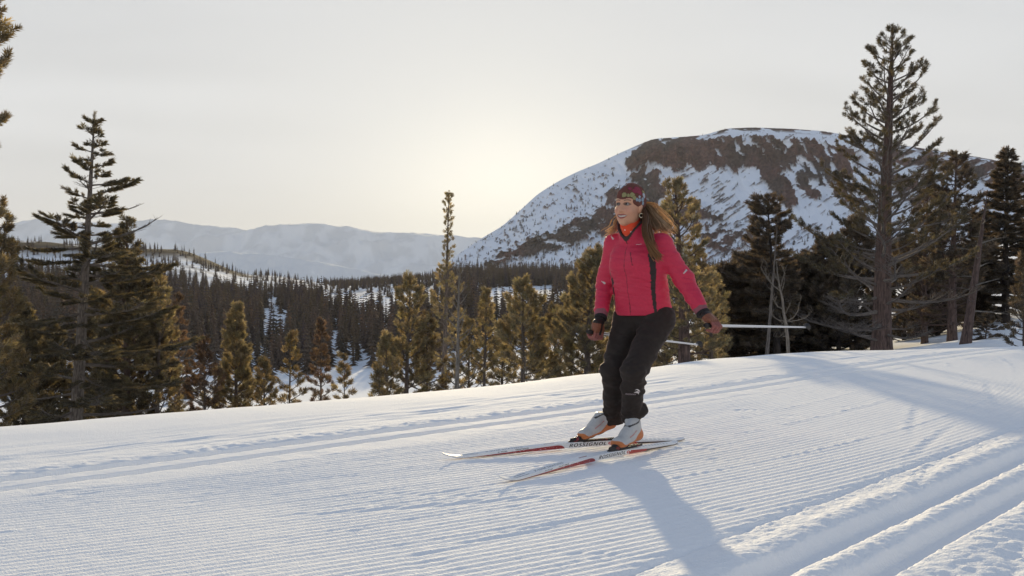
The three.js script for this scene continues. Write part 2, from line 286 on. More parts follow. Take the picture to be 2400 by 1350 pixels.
function rockAt(px, t) {
  const y = 650 - t * (650 - crestY(px)), run = px + (y - 330) * -0.55;                 // run: along the fall line of the chutes
  const wx = 28 * (fbm(px / 26, y / 26, 4) - 0.5) + 16 * (fbm(px / 6, y / 6 + 9, 3) - 0.5), wy = 26 * (fbm(px / 26 + 31, y / 26, 4) - 0.5) + 16 * (fbm(px / 6 + 4, y / 5, 3) - 0.5);
  let k = 0;
  ROCK.forEach((p, i) => {
    if (k < 1 && inside(p, px + wx, y + wy)) {
      let holes = 0;                                      // snow lying in the rock, in streaks down the fall line
      if (i === 2) holes = sstep(0.575, 0.595, fbm(run / 13, y / 24, 4)); 
      if (i === 6 || i === 5) holes = sstep(0.50, 0.56, fbm(px / 18, y / 7, 3));
      if (i === 7) holes = sstep(0.54, 0.6, fbm(px / 24, y / 6, 4));
      if (i === 8 || i === 9) holes = sstep(0.57, 0.61, fbm((px - y * 1.6) / 60, (px * 0.5 + y) / 8, 3));
      if (i === 1) holes = 0.9 * sstep(0.60, 0.64, fbm(px / 16, y / 16, 4));
      k = Math.max(k, 1 - holes);
    }
  });
  // boulders and scrub poking through: denser on the right of the rib and towards the foot
  const sp = lerp(fbm(px / 6.5 + 50, y / 3.6, 4), fbm((px + y * 1.2) / 9, (y + px * 0.45) / 5, 4), 0.25 + 0.6 * sstep(1500, 1600, px)), where = 0.07 * Math.exp(-Math.pow((px - 1645 - (y - 420) * 0.95) / 34, 2)) * sstep(405, 430, y) + 0.03 * sstep(1560, 1620, px) * (1 - sstep(1720, 1800, px)) * sstep(430, 470, y) + 0.035 * sstep(560, 590, y) - 0.03 + 0.06 * (fbm(px / 60, y / 40, 2) - 0.5) + 0.045 * sstep(1500, 1400, px) * (1 - sstep(560, 600, y));
  k = Math.max(k, sstep(0.655, 0.68, sp + where) * (t < 0.97 ? 0.9 : 0));
  k = Math.max(k, sstep(0.962, 0.985, t) * sstep(0.46, 0.52, fbm(px / 22, t * 60, 3)) * sstep(1440, 1540, px));
  return clamp(k, 0, 1);
}
{
  const nu = 1100, nv = 330;
  const P = (i) => lerp(850, 3050, i / (nu - 1)), T = (j) => { const v = j / (nv - 1); return v < 0.93 ? v / 0.93 : 1 + (v - 0.93) / 0.07 * 0.6; };
  const g = gridGeometry(nu, nv, (i, j) => {
    const px = P(i), t = T(j), p = mountainPoint(px, t), k = t <= 1 ? rockAt(px, t) : 0;
    const col = inside(ROCK[0], px, 650 - t * (650 - crestY(px))) ? 1 : 0;
    const out = k * (2 + 7 * (fbm(px / 5, t * 80, 3) - 0.5)) + col * 9 * (ridged(px / 8 + t * 3, t * 3, 3) - 0.5) + k * 16 * (ridged(px / 22, t * 12, 4) - 0.5);
    const calm = 1 - 0.85 * sstep(0.92, 0.985, t); return [p[0], p[1] + out * 0.5 * calm, p[2] + out * calm];
  }, (i, j) => {
    const px = P(i), t = T(j), k = t <= 1 ? rockAt(px, t) : 0.2, v = 0.55 + 1.1 * (fbm(px / 4, t * 110, 3) - 0.3);
    const red = sstep(0.3, 0.7, fbm(px / 60 + 9, t * 6, 2)), rib = inside(ROCK[0], px, 650 - t * (650 - crestY(px))) ? 0.8 + 0.5 * vn(px / 2.6, t * 12) : 1;
    return [lerp(0.85, lerp(0.115, 0.165, red) * v * rib, k), lerp(0.86, lerp(0.078, 0.086, red) * v * rib, k), lerp(0.89, lerp(0.062, 0.068, red) * v * rib, k)];
  });
  structure('mountain', g, landMat);
}
// ---------------------------------------------------------------- trees
const barkTex = noiseTexture(256, (x, y) => 110 + 145 * (0.5 * wrapN(x / 8, y / 40, 32, 11) + 0.3 * wrapN(x / 4, y / 10, 64, 12) + 0.2 * wrapN(x / 32, y / 16, 8, 13)) - 40 * (wrapN(x / 5, y / 26, 51, 14) > 0.72 ? 1 : 0), true);
const barkMat = (r, g, b) => new THREE.MeshStandardMaterial({ color: new THREE.Color(r, g, b), map: barkTex, bumpMap: barkTex, bumpScale: 0.02, roughness: 0.95 });
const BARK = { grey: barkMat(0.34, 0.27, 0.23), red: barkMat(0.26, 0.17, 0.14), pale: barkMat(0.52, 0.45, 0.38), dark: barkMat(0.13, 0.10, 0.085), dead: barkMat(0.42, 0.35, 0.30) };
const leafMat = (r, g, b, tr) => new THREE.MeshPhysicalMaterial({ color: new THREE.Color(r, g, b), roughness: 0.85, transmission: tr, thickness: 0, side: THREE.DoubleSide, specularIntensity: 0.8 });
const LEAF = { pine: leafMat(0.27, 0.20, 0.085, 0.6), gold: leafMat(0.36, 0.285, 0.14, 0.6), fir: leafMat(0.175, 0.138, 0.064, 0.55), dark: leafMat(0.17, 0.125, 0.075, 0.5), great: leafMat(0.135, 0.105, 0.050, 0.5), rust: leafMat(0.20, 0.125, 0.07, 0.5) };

// a tuft of pine needles: three rings of slim blades round the end of a twig, one metre long before scaling
function tuftGeometry(seed, rings, per, spread, flat, wide) {
  const r = mulberry(seed), pos = [];
  for (let k = 0; k < rings; k++) for (let i = 0; i < per; i++) {
    const a = (i + r() * 0.8) / per * 6.2832, z0 = -0.15 + 0.62 * k / Math.max(1, rings - 1), tilt = spread * (1 - 0.35 * k / rings) * (0.7 + 0.6 * r()), len = 0.55 + 0.35 * r();
    const rad = V(Math.cos(a), Math.sin(a) * flat, 0), d = V(rad.x * Math.sin(tilt), rad.y * Math.sin(tilt), Math.cos(tilt)).normalize();
    const s = V().crossVectors(d, V(r() - 0.5, r() - 0.5, r() - 0.5)).normalize().multiplyScalar(wide * (1 + 0.6 * r()));
    const p = V(0, 0, z0), tip = p.clone().addScaledVector(d, len), mid = p.clone().addScaledVector(d, len * 0.45);
    pos.push(p.x, p.y, p.z, mid.x + s.x, mid.y + s.y, mid.z + s.z, tip.x, tip.y, tip.z, p.x, p.y, p.z, tip.x, tip.y, tip.z, mid.x - s.x, mid.y - s.y, mid.z - s.z);
  }
  const g = new THREE.BufferGeometry(); g.setAttribute('position', new THREE.Float32BufferAttribute(pos, 3)); g.computeVertexNormals(); return g;
}
const TUFT = { pine: tuftGeometry(5, 4, 8, 0.95, 1, 0.040), fir: tuftGeometry(6, 7, 5, 1.05, 0.35, 0.042), dense: tuftGeometry(7, 4, 7, 1.1, 0.8, 0.048) };

function tube(points, radii, sides, uvScale = 1) {    // tapered tube along a polyline
  const n = points.length, pos = [], uv = [], idx = [], T = V(), A = V(), B = V();
  let ref = V(0.31, 0.17, 0.93), len = 0;
  for (let i = 0; i < n; i++) {
    T.subVectors(points[Math.min(i + 1, n - 1)], points[Math.max(i - 1, 0)]).normalize();
    A.crossVectors(T, ref); if (A.lengthSq() < 1e-6) A.crossVectors(T, V(1, 0, 0)); A.normalize(); B.crossVectors(T, A).normalize(); ref = V().crossVectors(A, T).normalize();
    if (i) len += points[i].distanceTo(points[i - 1]);
    for (let k = 0; k <= sides; k++) { const a = k / sides * 6.283185, c = Math.cos(a) * radii[i], s = Math.sin(a) * radii[i]; pos.push(points[i].x + A.x * c + B.x * s, points[i].y + A.y * c + B.y * s, points[i].z + A.z * c + B.z * s); uv.push(k / sides * uvScale, len * 0.7); }
  }
  const w = sides + 1;
  for (let i = 0; i < n - 1; i++) for (let k = 0; k < sides; k++) { const a = i * w + k, b = a + 1, c = a + w, d = c + 1; idx.push(a, b, c, b, d, c); }
  const g = new THREE.BufferGeometry(); g.setAttribute('position', new THREE.Float32BufferAttribute(pos, 3)); g.setAttribute('uv', new THREE.Float32BufferAttribute(uv, 2)); g.setIndex(idx); g.computeVertexNormals(); return g;
}
const Zax = V(0, 0, 1);
function tree(o) {
  const r = mulberry(o.seed), X = (o.foot - 1200) / FOCAL * o.D, gy = ground(X, o.D) - 0.15, top = at(o.top[0], o.top[1], o.D), H = top.y - gy, lean = top.x - X;
  const t0 = thing(o.name, o.label, 'tree', o.group); t0.position.set(X, gy, -o.D);
  const bend = (o.bend ?? 0.15) * (r() - 0.5), R0 = o.girth;
  const path = (t) => V(lean * t + bend * Math.sin(t * 5) * 0.5, H * t, bend * Math.sin(t * 3.1) * 0.6);
  const rad = (t) => R0 * (Math.pow(1 - t, 0.85) * 0.93 + 0.035) * (1 + 0.25 * Math.exp(-t * 22));
  const pts = [], rr = []; for (let i = 0; i <= 22; i++) { const t = i / 22; pts.push(path(t)); rr.push(rad(t) * (1 + 0.06 * (r() - 0.5))); }
  part('trunk', tube(pts, rr, 9, Math.max(1, Math.round(R0 * 12))), o.bark, t0);
  const solo = o.solo, merged = [], mats = [], cols = [];
  const m = new THREE.Matrix4(), q = new THREE.Quaternion(), roll = new THREE.Quaternion(), s = V(), col = new THREE.Color();
  const tuft = (p, d, size) => {
    q.setFromUnitVectors(Zax, d.clone().normalize()); roll.setFromAxisAngle(Zax, r() * 6.283); if (!o.flat) q.multiply(roll);
    const k = size * (0.75 + 0.5 * r()); m.compose(p, q, s.set(k, k, k)); mats.push(...m.elements); const b = 0.45 + 0.55 * r() + (r() < 0.22 ? 0.9 * r() : 0); cols.push(b * (0.95 + 0.15 * r()), b, b * (0.8 + 0.3 * r()));
  };
  const gap = o.gaps ?? 0;
  for (let i = 0; i < o.limbs; i++) {
    const f = (i + r() * 0.9) / o.limbs, t = lerp(o.from, 0.985, Math.pow(f, o.pack ?? 0.9)), az = i * 2.39996 + r() * 0.9 + (o.seed % 7);
    const side = Math.cos(az) * (o.skew ?? 0), L0 = curve(o.shape, t) * (0.5 + 0.72 * r()) * (1 + side); if (L0 < 0.03) continue;
    const bare = t < (o.bareBelow ?? 0) || r() < (o.bareChance ?? 0), rise = lerp(o.rise[0], o.rise[1], t) + (r() - 0.5) * (o.unruly ?? 0.28), curl = (o.curl ?? 0.5) * (0.6 + 0.8 * r());
    const p = path(t), P = [p.clone()], n = 7, hd = V(Math.cos(az), 0, Math.sin(az)); let e = rise, a = az;
    for (let k = 1; k <= n; k++) { e = rise + curl * Math.pow(k / n, 1.6) - (o.sag ?? 0) * Math.sin(k / n * 3.0); a += (r() - 0.5) * (o.wiggle ?? 0.18); p.add(V(Math.cos(a) * Math.cos(e), Math.sin(e), Math.sin(a) * Math.cos(e)).multiplyScalar(L0 / n)); P.push(p.clone()); }
    const lr = Math.min(rad(t) * 0.55, 0.010 + L0 * 0.016 * (o.stout ?? 1)), geos = [tube(P, P.map((_, k) => lr * (1 - 0.85 * k / n) + 0.0025), 5)];
    const nt = Math.max(2, Math.round(L0 * (o.twigs ?? 7) * (bare ? o.bareTwigs ?? 1 : 1)));
    for (let k = 0; k < nt; k++) {
      const u = lerp(o.leafFrom ?? 0.3, 1, (k + r() * 0.7) / nt); if (u > 1 || r() < gap) continue;
      const fi = u * n, j = Math.min(n - 1, Math.floor(fi)), q0 = P[j].clone().lerp(P[j + 1], fi - j), dir = P[j + 1].clone().sub(P[j]).normalize();
      const sd = k % 2 ? 1 : -1, across = V(-dir.z, 0, dir.x).normalize().multiplyScalar(sd);
      const tl = (o.twigLen ?? 0.4) * L0 * (1.05 - 0.75 * u) * (0.6 + 0.8 * r()) + 0.05, d = dir.clone().multiplyScalar(0.75).addScaledVector(across, 0.4 + 0.6 * r()).add(V(0, (o.twigUp ?? 0.25) * (0.3 + r()), 0)).normalize();
      const mid = q0.clone().addScaledVector(d, tl * 0.55).add(V(0, -(o.sag ?? 0) * 0.05, 0)), end = q0.clone().addScaledVector(d, tl).add(V((r() - 0.5) * 0.05, (o.twigUp ?? 0.25) * 0.12 * tl + (r() - 0.5) * 0.04, (r() - 0.5) * 0.05));
      geos.push(tube([q0, mid, end], [0.0065 + lr * 0.12, 0.005, 0.003], 3));
      if (bare) { for (let z = 0; z < (o.tangle ?? 1); z++) if (r() < 0.8) { const e2 = mid.clone().add(V((r() - 0.5), r() * 0.6 - 0.1, (r() - 0.5)).multiplyScalar(tl * 0.7)); geos.push(tube([mid, mid.clone().lerp(e2, 0.5).add(V(0, 0.03, 0)), e2], [0.0055, 0.0045, 0.003], 3)); } continue; }
      const m2 = Math.max(1, Math.round(tl / (o.tuft * 0.5) * (o.lush ?? 1)));
      for (let w = 0; w < m2; w++) { const v = lerp(0.35, 1, (w + r()) / m2), base = v < 0.55 ? q0.clone().lerp(mid, v / 0.55) : mid.clone().lerp(end, (v - 0.55) / 0.45), jit = o.flat ? 0.25 : 0.7; tuft(base, d.clone().add(V((r() - 0.5) * jit, (r() - 0.3) * jit * (o.flat ? 0.5 : 1), (r() - 0.5) * jit)), o.tuft); }
      tuft(end, d, o.tuft);
    }
    if (!bare) tuft(P[n], P[n].clone().sub(P[n - 1]), o.tuft * 1.1);
    if (solo) part('branch', mergeGeometries(geos), o.limbBark ?? o.bark, t0); else merged.push(...geos);
  }
  if (!o.dead) for (let k = 0; k < 6; k++) tuft(path(0.95 + 0.05 * k / 5), V((r() - 0.5) * 0.6, 1, (r() - 0.5) * 0.6), o.tuft * 0.8);
  if (merged.length) part('branches', mergeGeometries(merged), o.limbBark ?? o.bark, t0, 'stuff');
  const count = mats.length / 16;
  if (count && !o.dead) {
    const im = shade(new THREE.InstancedMesh(o.leaf2 ?? TUFT.pine, o.leaf, count)); im.name = 'foliage'; im.userData.kind = 'stuff';
    im.instanceMatrix.array.set(mats); for (let i = 0; i < count; i++) im.setColorAt(i, col.setRGB(cols[i * 3], cols[i * 3 + 1], cols[i * 3 + 2]));
    t0.add(im);
  }
  return t0;
}
const PINE = { leaf: LEAF.pine, leaf2: TUFT.pine, bark: BARK.grey, tuft: 0.15, rise: [0.0, 0.7], curl: 0.65, twigs: 6, twigLen: 0.46, from: 0.18, lush: 0.62, wiggle: 0.28 };
const FIR = { leaf: LEAF.fir, leaf2: TUFT.fir, bark: BARK.grey, tuft: 0.17, rise: [-0.25, 0.45], curl: 0.25, sag: 0.15, flat: true, twigs: 9, twigLen: 0.38, twigUp: 0.05, from: 0.05, lush: 1.25, leafFrom: 0.15 };
const cone = (rb, rt, k = 1) => [[0, rb], [0.25, rb * 0.95], [0.6, lerp(rb, rt, 0.45 * k)], [0.85, lerp(rb, rt, 0.8)], [1, rt]];

tree({ ...FIR, name: 'fir_tree', label: 'tall dark fir with a sunlit pale trunk edge at the snow crest', seed: 11, foot: 168, top: [222, 268], D: 26, girth: 0.20, limbs: 80, pack: 0.82, shape: [[0, 1.9], [0.2, 2.1], [0.45, 1.85], [0.6, 1.6], [0.72, 1.15], [0.80, 0.80], [0.86, 0.46], [0.93, 0.36], [1, 0.10]], solo: true, skew: 0.18, bareChance: 0.14, lush: 0.95, tuft: 0.155, bark: BARK.dead, bend: 0.22, unruly: 0.5 });
tree({ ...PINE, name: 'pine_tree', label: 'very tall pine cut off by the picture edge, only branch tips against the sky', seed: 21, foot: -108, top: [-96, -190], D: 20, girth: 0.2, limbs: 64, shape: [[0, 1.6], [0.4, 1.1], [0.6, 0.85], [0.70, 1.3], [0.78, 1.5], [0.84, 1.0], [1, 0.2]], gaps: 0.1, tuft: 0.172 });
tree({ ...PINE, name: 'pine_tree', label: 'bushy pine at the picture edge beside the tall dark fir, golden needles', seed: 22, foot: -30, top: [-8, 478], D: 23, girth: 0.14, limbs: 64, from: 0.04, shape: [[0, 1.2], [0.5, 0.95], [0.85, 0.6], [1, 0.15]], lush: 0.78, twigs: 8, tuft: 0.161 });
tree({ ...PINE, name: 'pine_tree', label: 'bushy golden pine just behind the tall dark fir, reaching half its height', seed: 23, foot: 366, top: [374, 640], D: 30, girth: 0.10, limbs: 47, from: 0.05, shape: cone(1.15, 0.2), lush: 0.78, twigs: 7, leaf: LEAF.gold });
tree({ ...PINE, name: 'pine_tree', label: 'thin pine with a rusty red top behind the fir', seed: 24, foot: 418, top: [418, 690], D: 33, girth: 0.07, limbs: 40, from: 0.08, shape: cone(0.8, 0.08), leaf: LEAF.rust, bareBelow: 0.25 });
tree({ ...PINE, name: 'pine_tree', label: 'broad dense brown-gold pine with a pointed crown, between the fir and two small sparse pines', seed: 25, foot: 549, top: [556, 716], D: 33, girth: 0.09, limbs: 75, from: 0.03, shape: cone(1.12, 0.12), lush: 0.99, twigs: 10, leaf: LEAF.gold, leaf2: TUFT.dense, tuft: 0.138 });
tree({ ...PINE, name: 'pine_tree', label: 'small sparse pine with clumped needles standing over the valley snow', seed: 26, foot: 675, top: [682, 782], D: 31, girth: 0.05, limbs: 28, from: 0.1, shape: cone(0.72, 0.12), leaf: LEAF.pine, gaps: 0.15 });
tree({ ...PINE, name: 'pine_tree', label: 'narrow reddish pine just beyond the small sparse pine', seed: 27, foot: 752, top: [752, 752], D: 33, girth: 0.05, limbs: 44, from: 0.06, shape: cone(0.55, 0.08), leaf: LEAF.rust });
tree({ ...PINE, name: 'pine_sapling', label: 'little pine sapling peeping over the snow crest beside the narrow reddish pine', seed: 28, foot: 808, top: [806, 835], D: 29, girth: 0.03, limbs: 20, from: 0.05, shape: cone(0.36, 0.06) });
tree({ ...PINE, name: 'pine_sapling', label: 'tiny pine tip poking above the crest in front of the open valley snow', seed: 128, foot: 888, top: [888, 872], D: 24, girth: 0.02, limbs: 14, from: 0.1, shape: cone(0.24, 0.05) });
tree({ ...PINE, name: 'pine_tree', label: 'golden pine with a forked bushy crown, next before the tall slender pine', seed: 29, foot: 952, top: [960, 655], D: 30, girth: 0.085, limbs: 44, from: 0.12, shape: [[0, 0.85], [0.4, 0.9], [0.8, 0.55], [1, 0.2]], lush: 0.73, twigs: 7, leaf: LEAF.gold });
tree({ ...PINE, name: 'pine_tree', label: 'tallest slender pine in the middle, its thin sparse top high above the ridge', seed: 30, foot: 1036, top: [1054, 450], D: 44, girth: 0.14, limbs: 70, from: 0.08, pack: 0.8, shape: [[0, 1.3], [0.4, 1.05], [0.58, 0.75], [0.66, 0.5], [0.7, 0.30], [0.9, 0.34], [1, 0.1]], lush: 0.52, leaf: LEAF.gold, tuft: 0.138, rise: [0.0, 0.9] });
tree({ ...PINE, name: 'bare_tree', label: 'pale bare trunk with thin leafless branches beside the tall slender pine', seed: 31, foot: 1068, top: [1078, 615], D: 27, girth: 0.075, limbs: 34, from: 0.1, shape: cone(0.85, 0.2), bark: BARK.pale, dead: true, bareBelow: 2, rise: [0.2, 0.9], twigs: 3 });
tree({ ...PINE, name: 'pine_tree', label: 'slim pine with an open crown between the pale bare trunk and the pale-limbed pine', seed: 32, foot: 1134, top: [1140, 686], D: 30, girth: 0.06, limbs: 34, from: 0.15, shape: cone(0.62, 0.12), leaf: LEAF.gold });
tree({ ...PINE, name: 'pine_tree', label: 'bushy golden pine with pale limbs curving up from its lower trunk', seed: 33, foot: 1225, top: [1226, 660], D: 26, girth: 0.075, limbs: 51, from: 0.05, shape: [[0, 0.8], [0.35, 0.85], [0.7, 0.62], [1, 0.12]], lush: 0.78, twigs: 7, bareBelow: 0.2, limbBark: BARK.pale, leaf: LEAF.gold, skew: 0.12 });
tree({ ...PINE, name: 'pine_tree', label: 'low thick pine filling the gap behind the pale-limbed pine', seed: 34, foot: 1298, top: [1302, 725], D: 32, girth: 0.07, limbs: 39, from: 0.03, shape: cone(0.95, 0.2), lush: 0.73, leaf: LEAF.pine });
tree({ ...PINE, name: 'pine_tree', label: 'large golden pine directly beyond the skier\u2019s hanging gloved hand', seed: 35, foot: 1378, top: [1388, 596], D: 26, girth: 0.11, limbs: 61, from: 0.04, shape: [[0, 1.0], [0.4, 0.95], [0.75, 0.62], [1, 0.2]], lush: 0.83, twigs: 8, leaf: LEAF.gold });
tree({ ...PINE, name: 'pine_tree', label: 'tall golden pine right behind the skier\u2019s head and shoulder', seed: 36, foot: 1604, top: [1586, 428], D: 22, girth: 0.15, limbs: 58, from: 0.06, shape: [[0, 0.9], [0.3, 0.85], [0.62, 0.66], [0.85, 0.45], [1, 0.16]], lush: 0.83, twigs: 7, tuft: 0.121, leaf: LEAF.gold, bareChance: 0.08, bark: BARK.red });
tree({ ...PINE, name: 'pine_tree', label: 'low spreading golden pine under the skier\u2019s outstretched hand', seed: 37, foot: 1668, top: [1664, 640], D: 25, girth: 0.06, limbs: 36, from: 0.04, shape: cone(0.75, 0.15), lush: 0.62, leaf: LEAF.gold, bareChance: 0.15, tuft: 0.127 });
tree({ ...PINE, name: 'pine_tree', label: 'wide brown conifer close behind the tall fir, filling its lower side', seed: 71, foot: 292, top: [300, 520], D: 30, girth: 0.14, limbs: 90, from: 0.03, shape: [[0, 1.35], [0.4, 1.3], [0.75, 0.8], [1, 0.15]], lush: 1.1, twigs: 8, leaf: LEAF.fir, leaf2: TUFT.dense, tuft: 0.17, bareChance: 0.12, bark: BARK.red });
// smaller pines that close the gaps along the crest
for (const [foot, tx, ty, D, sd, w, leaf, label] of [
  [478, 480, 800, 31, 81, 0.75, LEAF.rust, 'low rusty pine between the fir and the broad brown-gold pine'], [618, 620, 850, 30, 82, 0.5, LEAF.pine, 'low pine bush at the foot of the broad brown-gold pine'],
  [908, 906, 790, 29, 83, 0.5, LEAF.gold, 'short golden pine on the near side of the forked bushy pine'], [1002, 1000, 742, 31, 84, 0.75, LEAF.pine, 'short pine between the forked bushy pine and the tall slender pine'],
  [1098, 1100, 755, 32, 85, 0.7, LEAF.gold, 'short golden pine just past the pale bare trunk'], [1180, 1178, 770, 31, 86, 0.6, LEAF.gold, 'short pine between the slim open pine and the pale-limbed pine'],
  [1262, 1264, 760, 33, 87, 0.75, LEAF.pine, 'short bushy pine just past the pale-limbed pine'], [1338, 1334, 700, 30, 88, 0.8, LEAF.gold, 'middle-sized golden pine just before the skier\u2019s hanging hand'],
  [1445, 1448, 640, 30, 89, 1.0, LEAF.gold, 'golden pine mostly hidden behind the skier\u2019s waist'], [1520, 1524, 660, 31, 90, 1.0, LEAF.pine, 'pine mostly hidden behind the skier\u2019s jacket'],
  [1560, 1556, 720, 24, 91, 0.6, LEAF.gold, 'low golden pine between the skier\u2019s hip and the outstretched arm'], [1638, 1636, 600, 31, 92, 1.0, LEAF.pine, 'darker pine rising behind the skier\u2019s outstretched forearm']])
  tree({ ...PINE, name: 'pine_tree', label, seed: sd, foot, top: [tx, ty], D, girth: 0.055, limbs: 46, from: 0.02, shape: [[0, w], [0.4, w * 0.95], [0.75, w * 0.6], [1, 0.12]], lush: 0.55, twigs: 6, gaps: 0.1, leaf, tuft: 0.15 });
// the dark stand between the skier and the big pine
for (const [foot, tx, ty, D, sd, w, label] of [
  [1700, 1705, 622, 33, 41, 1.0, 'low dark conifer at the near end of the dark stand'], [1742, 1746, 596, 36, 42, 1.25, 'broad dark conifer in the dark stand behind the ski pole'],
  [1792, 1790, 588, 38, 43, 1.2, 'dark round-topped conifer in the stand, just before the grey snag'], [1880, 1876, 600, 35, 45, 1.15, 'dark dense conifer between the grey snag and the big pine'], [1925, 1930, 560, 36, 46, 1.2, 'dark conifer half hidden by the big pine\u2019s sweeping limbs']])
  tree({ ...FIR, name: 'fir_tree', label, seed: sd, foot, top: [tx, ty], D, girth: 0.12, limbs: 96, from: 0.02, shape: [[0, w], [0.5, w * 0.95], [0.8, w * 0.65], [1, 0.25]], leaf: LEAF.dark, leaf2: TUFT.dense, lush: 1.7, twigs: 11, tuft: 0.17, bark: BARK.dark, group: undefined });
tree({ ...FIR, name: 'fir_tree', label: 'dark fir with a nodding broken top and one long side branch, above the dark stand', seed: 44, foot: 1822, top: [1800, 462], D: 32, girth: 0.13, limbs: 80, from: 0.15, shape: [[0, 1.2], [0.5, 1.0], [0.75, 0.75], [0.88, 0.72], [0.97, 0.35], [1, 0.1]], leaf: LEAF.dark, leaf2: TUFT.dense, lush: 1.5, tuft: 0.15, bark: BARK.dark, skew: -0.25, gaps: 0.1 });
tree({ ...PINE, name: 'dead_snag', label: 'leaning grey dead pole of a tree in front of the dark stand', seed: 47, foot: 1796, top: [1823, 512], D: 29, girth: 0.06, limbs: 10, from: 0.3, shape: [[0, 0.3], [1, 0.12]], dead: true, bareBelow: 2, bark: BARK.dead, twigs: 2, bend: 0.02 });
tree({ ...PINE, name: 'pine_tree', label: 'huge open-crowned pine with long bare sweeping lower limbs, tallest tree in view', seed: 51, foot: 2066, top: [2090, 64], D: 25, girth: 0.27, limbs: 118, from: 0.05, pack: 0.86, solo: true, bark: BARK.red, limbBark: BARK.dead, bareBelow: 0.19, bareChance: 0.06, tuft: 0.125, twigs: 5, twigLen: 0.40, lush: 0.40, gaps: 0.14, leaf: LEAF.great, leafFrom: 0.40, wiggle: 0.42, stout: 1.1, unruly: 0.5, tangle: 3, bareTwigs: 2.2,
  shape: [[0, 1.9], [0.15, 2.2], [0.3, 2.2], [0.42, 1.75], [0.55, 1.35], [0.66, 1.15], [0.78, 0.95], [0.9, 0.62], [0.97, 0.25], [1, 0.1]], rise: [-0.06, 0.62], curl: 0.5 });
tree({ ...PINE, name: 'pine_tree', label: 'reddish-trunked conifer with short drooping branches just past the huge pine', seed: 52, foot: 2232, top: [2240, 362], D: 33, girth: 0.17, limbs: 90, from: 0.1, shape: [[0, 1.3], [0.5, 1.1], [0.75, 0.85], [0.9, 0.55], [1, 0.15]], leaf: LEAF.dark, bark: BARK.red, rise: [-0.3, 0.2], bareBelow: 0.3, bareChance: 0.12, leaf2: TUFT.fir, tuft: 0.184, lush: 0.62 });
tree({ ...PINE, name: 'pine_tree', label: 'half-bare conifer seen through the limbs of the huge pine', seed: 53, foot: 2168, top: [2172, 420], D: 35, girth: 0.13, limbs: 76, from: 0.06, shape: cone(1.35, 0.25), leaf: LEAF.dark, bark: BARK.red, bareChance: 0.35, lush: 0.62, leaf2: TUFT.dense });
tree({ ...PINE, name: 'pine_tree', label: 'shadowy conifer behind the foot of the huge pine', seed: 54, foot: 2010, top: [2004, 520], D: 36, girth: 0.13, limbs: 90, from: 0.03, shape: cone(1.5, 0.3), leaf: LEAF.dark, bark: BARK.dark, lush: 0.83, leaf2: TUFT.dense, tuft: 0.184 });
tree({ ...PINE, name: 'dead_snag', label: 'slanting dead trunk with a few bare white twigs, past the huge pine', seed: 55, foot: 2262, top: [2313, 455], D: 28, girth: 0.16, limbs: 15, from: 0.22, shape: [[0, 1.1], [0.5, 0.9], [1, 0.15]], dead: true, bareBelow: 2, bark: BARK.red, limbBark: BARK.pale, twigs: 2, bend: 0.05, rise: [0.0, 0.3], curl: -0.15, skew: 0.5 });
tree({ ...FIR, name: 'spruce_tree', label: 'dark spire-topped spruce near the picture edge on the far snow bank', seed: 56, foot: 2358, top: [2361, 348], D: 38, girth: 0.16, limbs: 120, from: 0.12, pack: 0.85, shape: [[0, 1.35], [0.45, 1.15], [0.7, 0.8], [0.82, 0.45], [0.9, 0.36], [1, 0.05]], leaf: LEAF.dark, bark: BARK.dark, lush: 1.6, tuft: 0.19 });
tree({ ...FIR, name: 'spruce_tree', label: 'dark spruce between the slanting dead trunk and the spire-topped spruce', seed: 57, foot: 2302, top: [2300, 505], D: 42, girth: 0.14, limbs: 100, from: 0.04, shape: cone(1.35, 0.15), leaf: LEAF.dark, bark: BARK.dark, lush: 1.6, tuft: 0.19 });
tree({ ...FIR, name: 'spruce_tree', label: 'dark spruce cut by the picture edge behind the young edge pine', seed: 58, foot: 2420, top: [2424, 430], D: 44, girth: 0.14, limbs: 100, from: 0.1, shape: cone(1.4, 0.15), leaf: LEAF.dark, bark: BARK.dark, lush: 1.5, tuft: 0.19 });
tree({ ...PINE, name: 'pine_tree', label: 'young dark pine cut by the picture edge, standing on the snow bank', seed: 59, foot: 2402, top: [2400, 606], D: 23, girth: 0.04, limbs: 40, from: 0.05, shape: cone(0.5, 0.06), leaf: LEAF.dark, tuft: 0.127 });
tree({ ...FIR, name: 'fir_sapling', label: 'small fir bough sprawling on the snow bank by the slanting trunk', seed: 60, foot: 2310, top: [2318, 738], D: 30, girth: 0.03, limbs: 22, from: 0.05, shape: cone(0.55, 0.12), leaf: LEAF.dark, tuft: 0.12 });

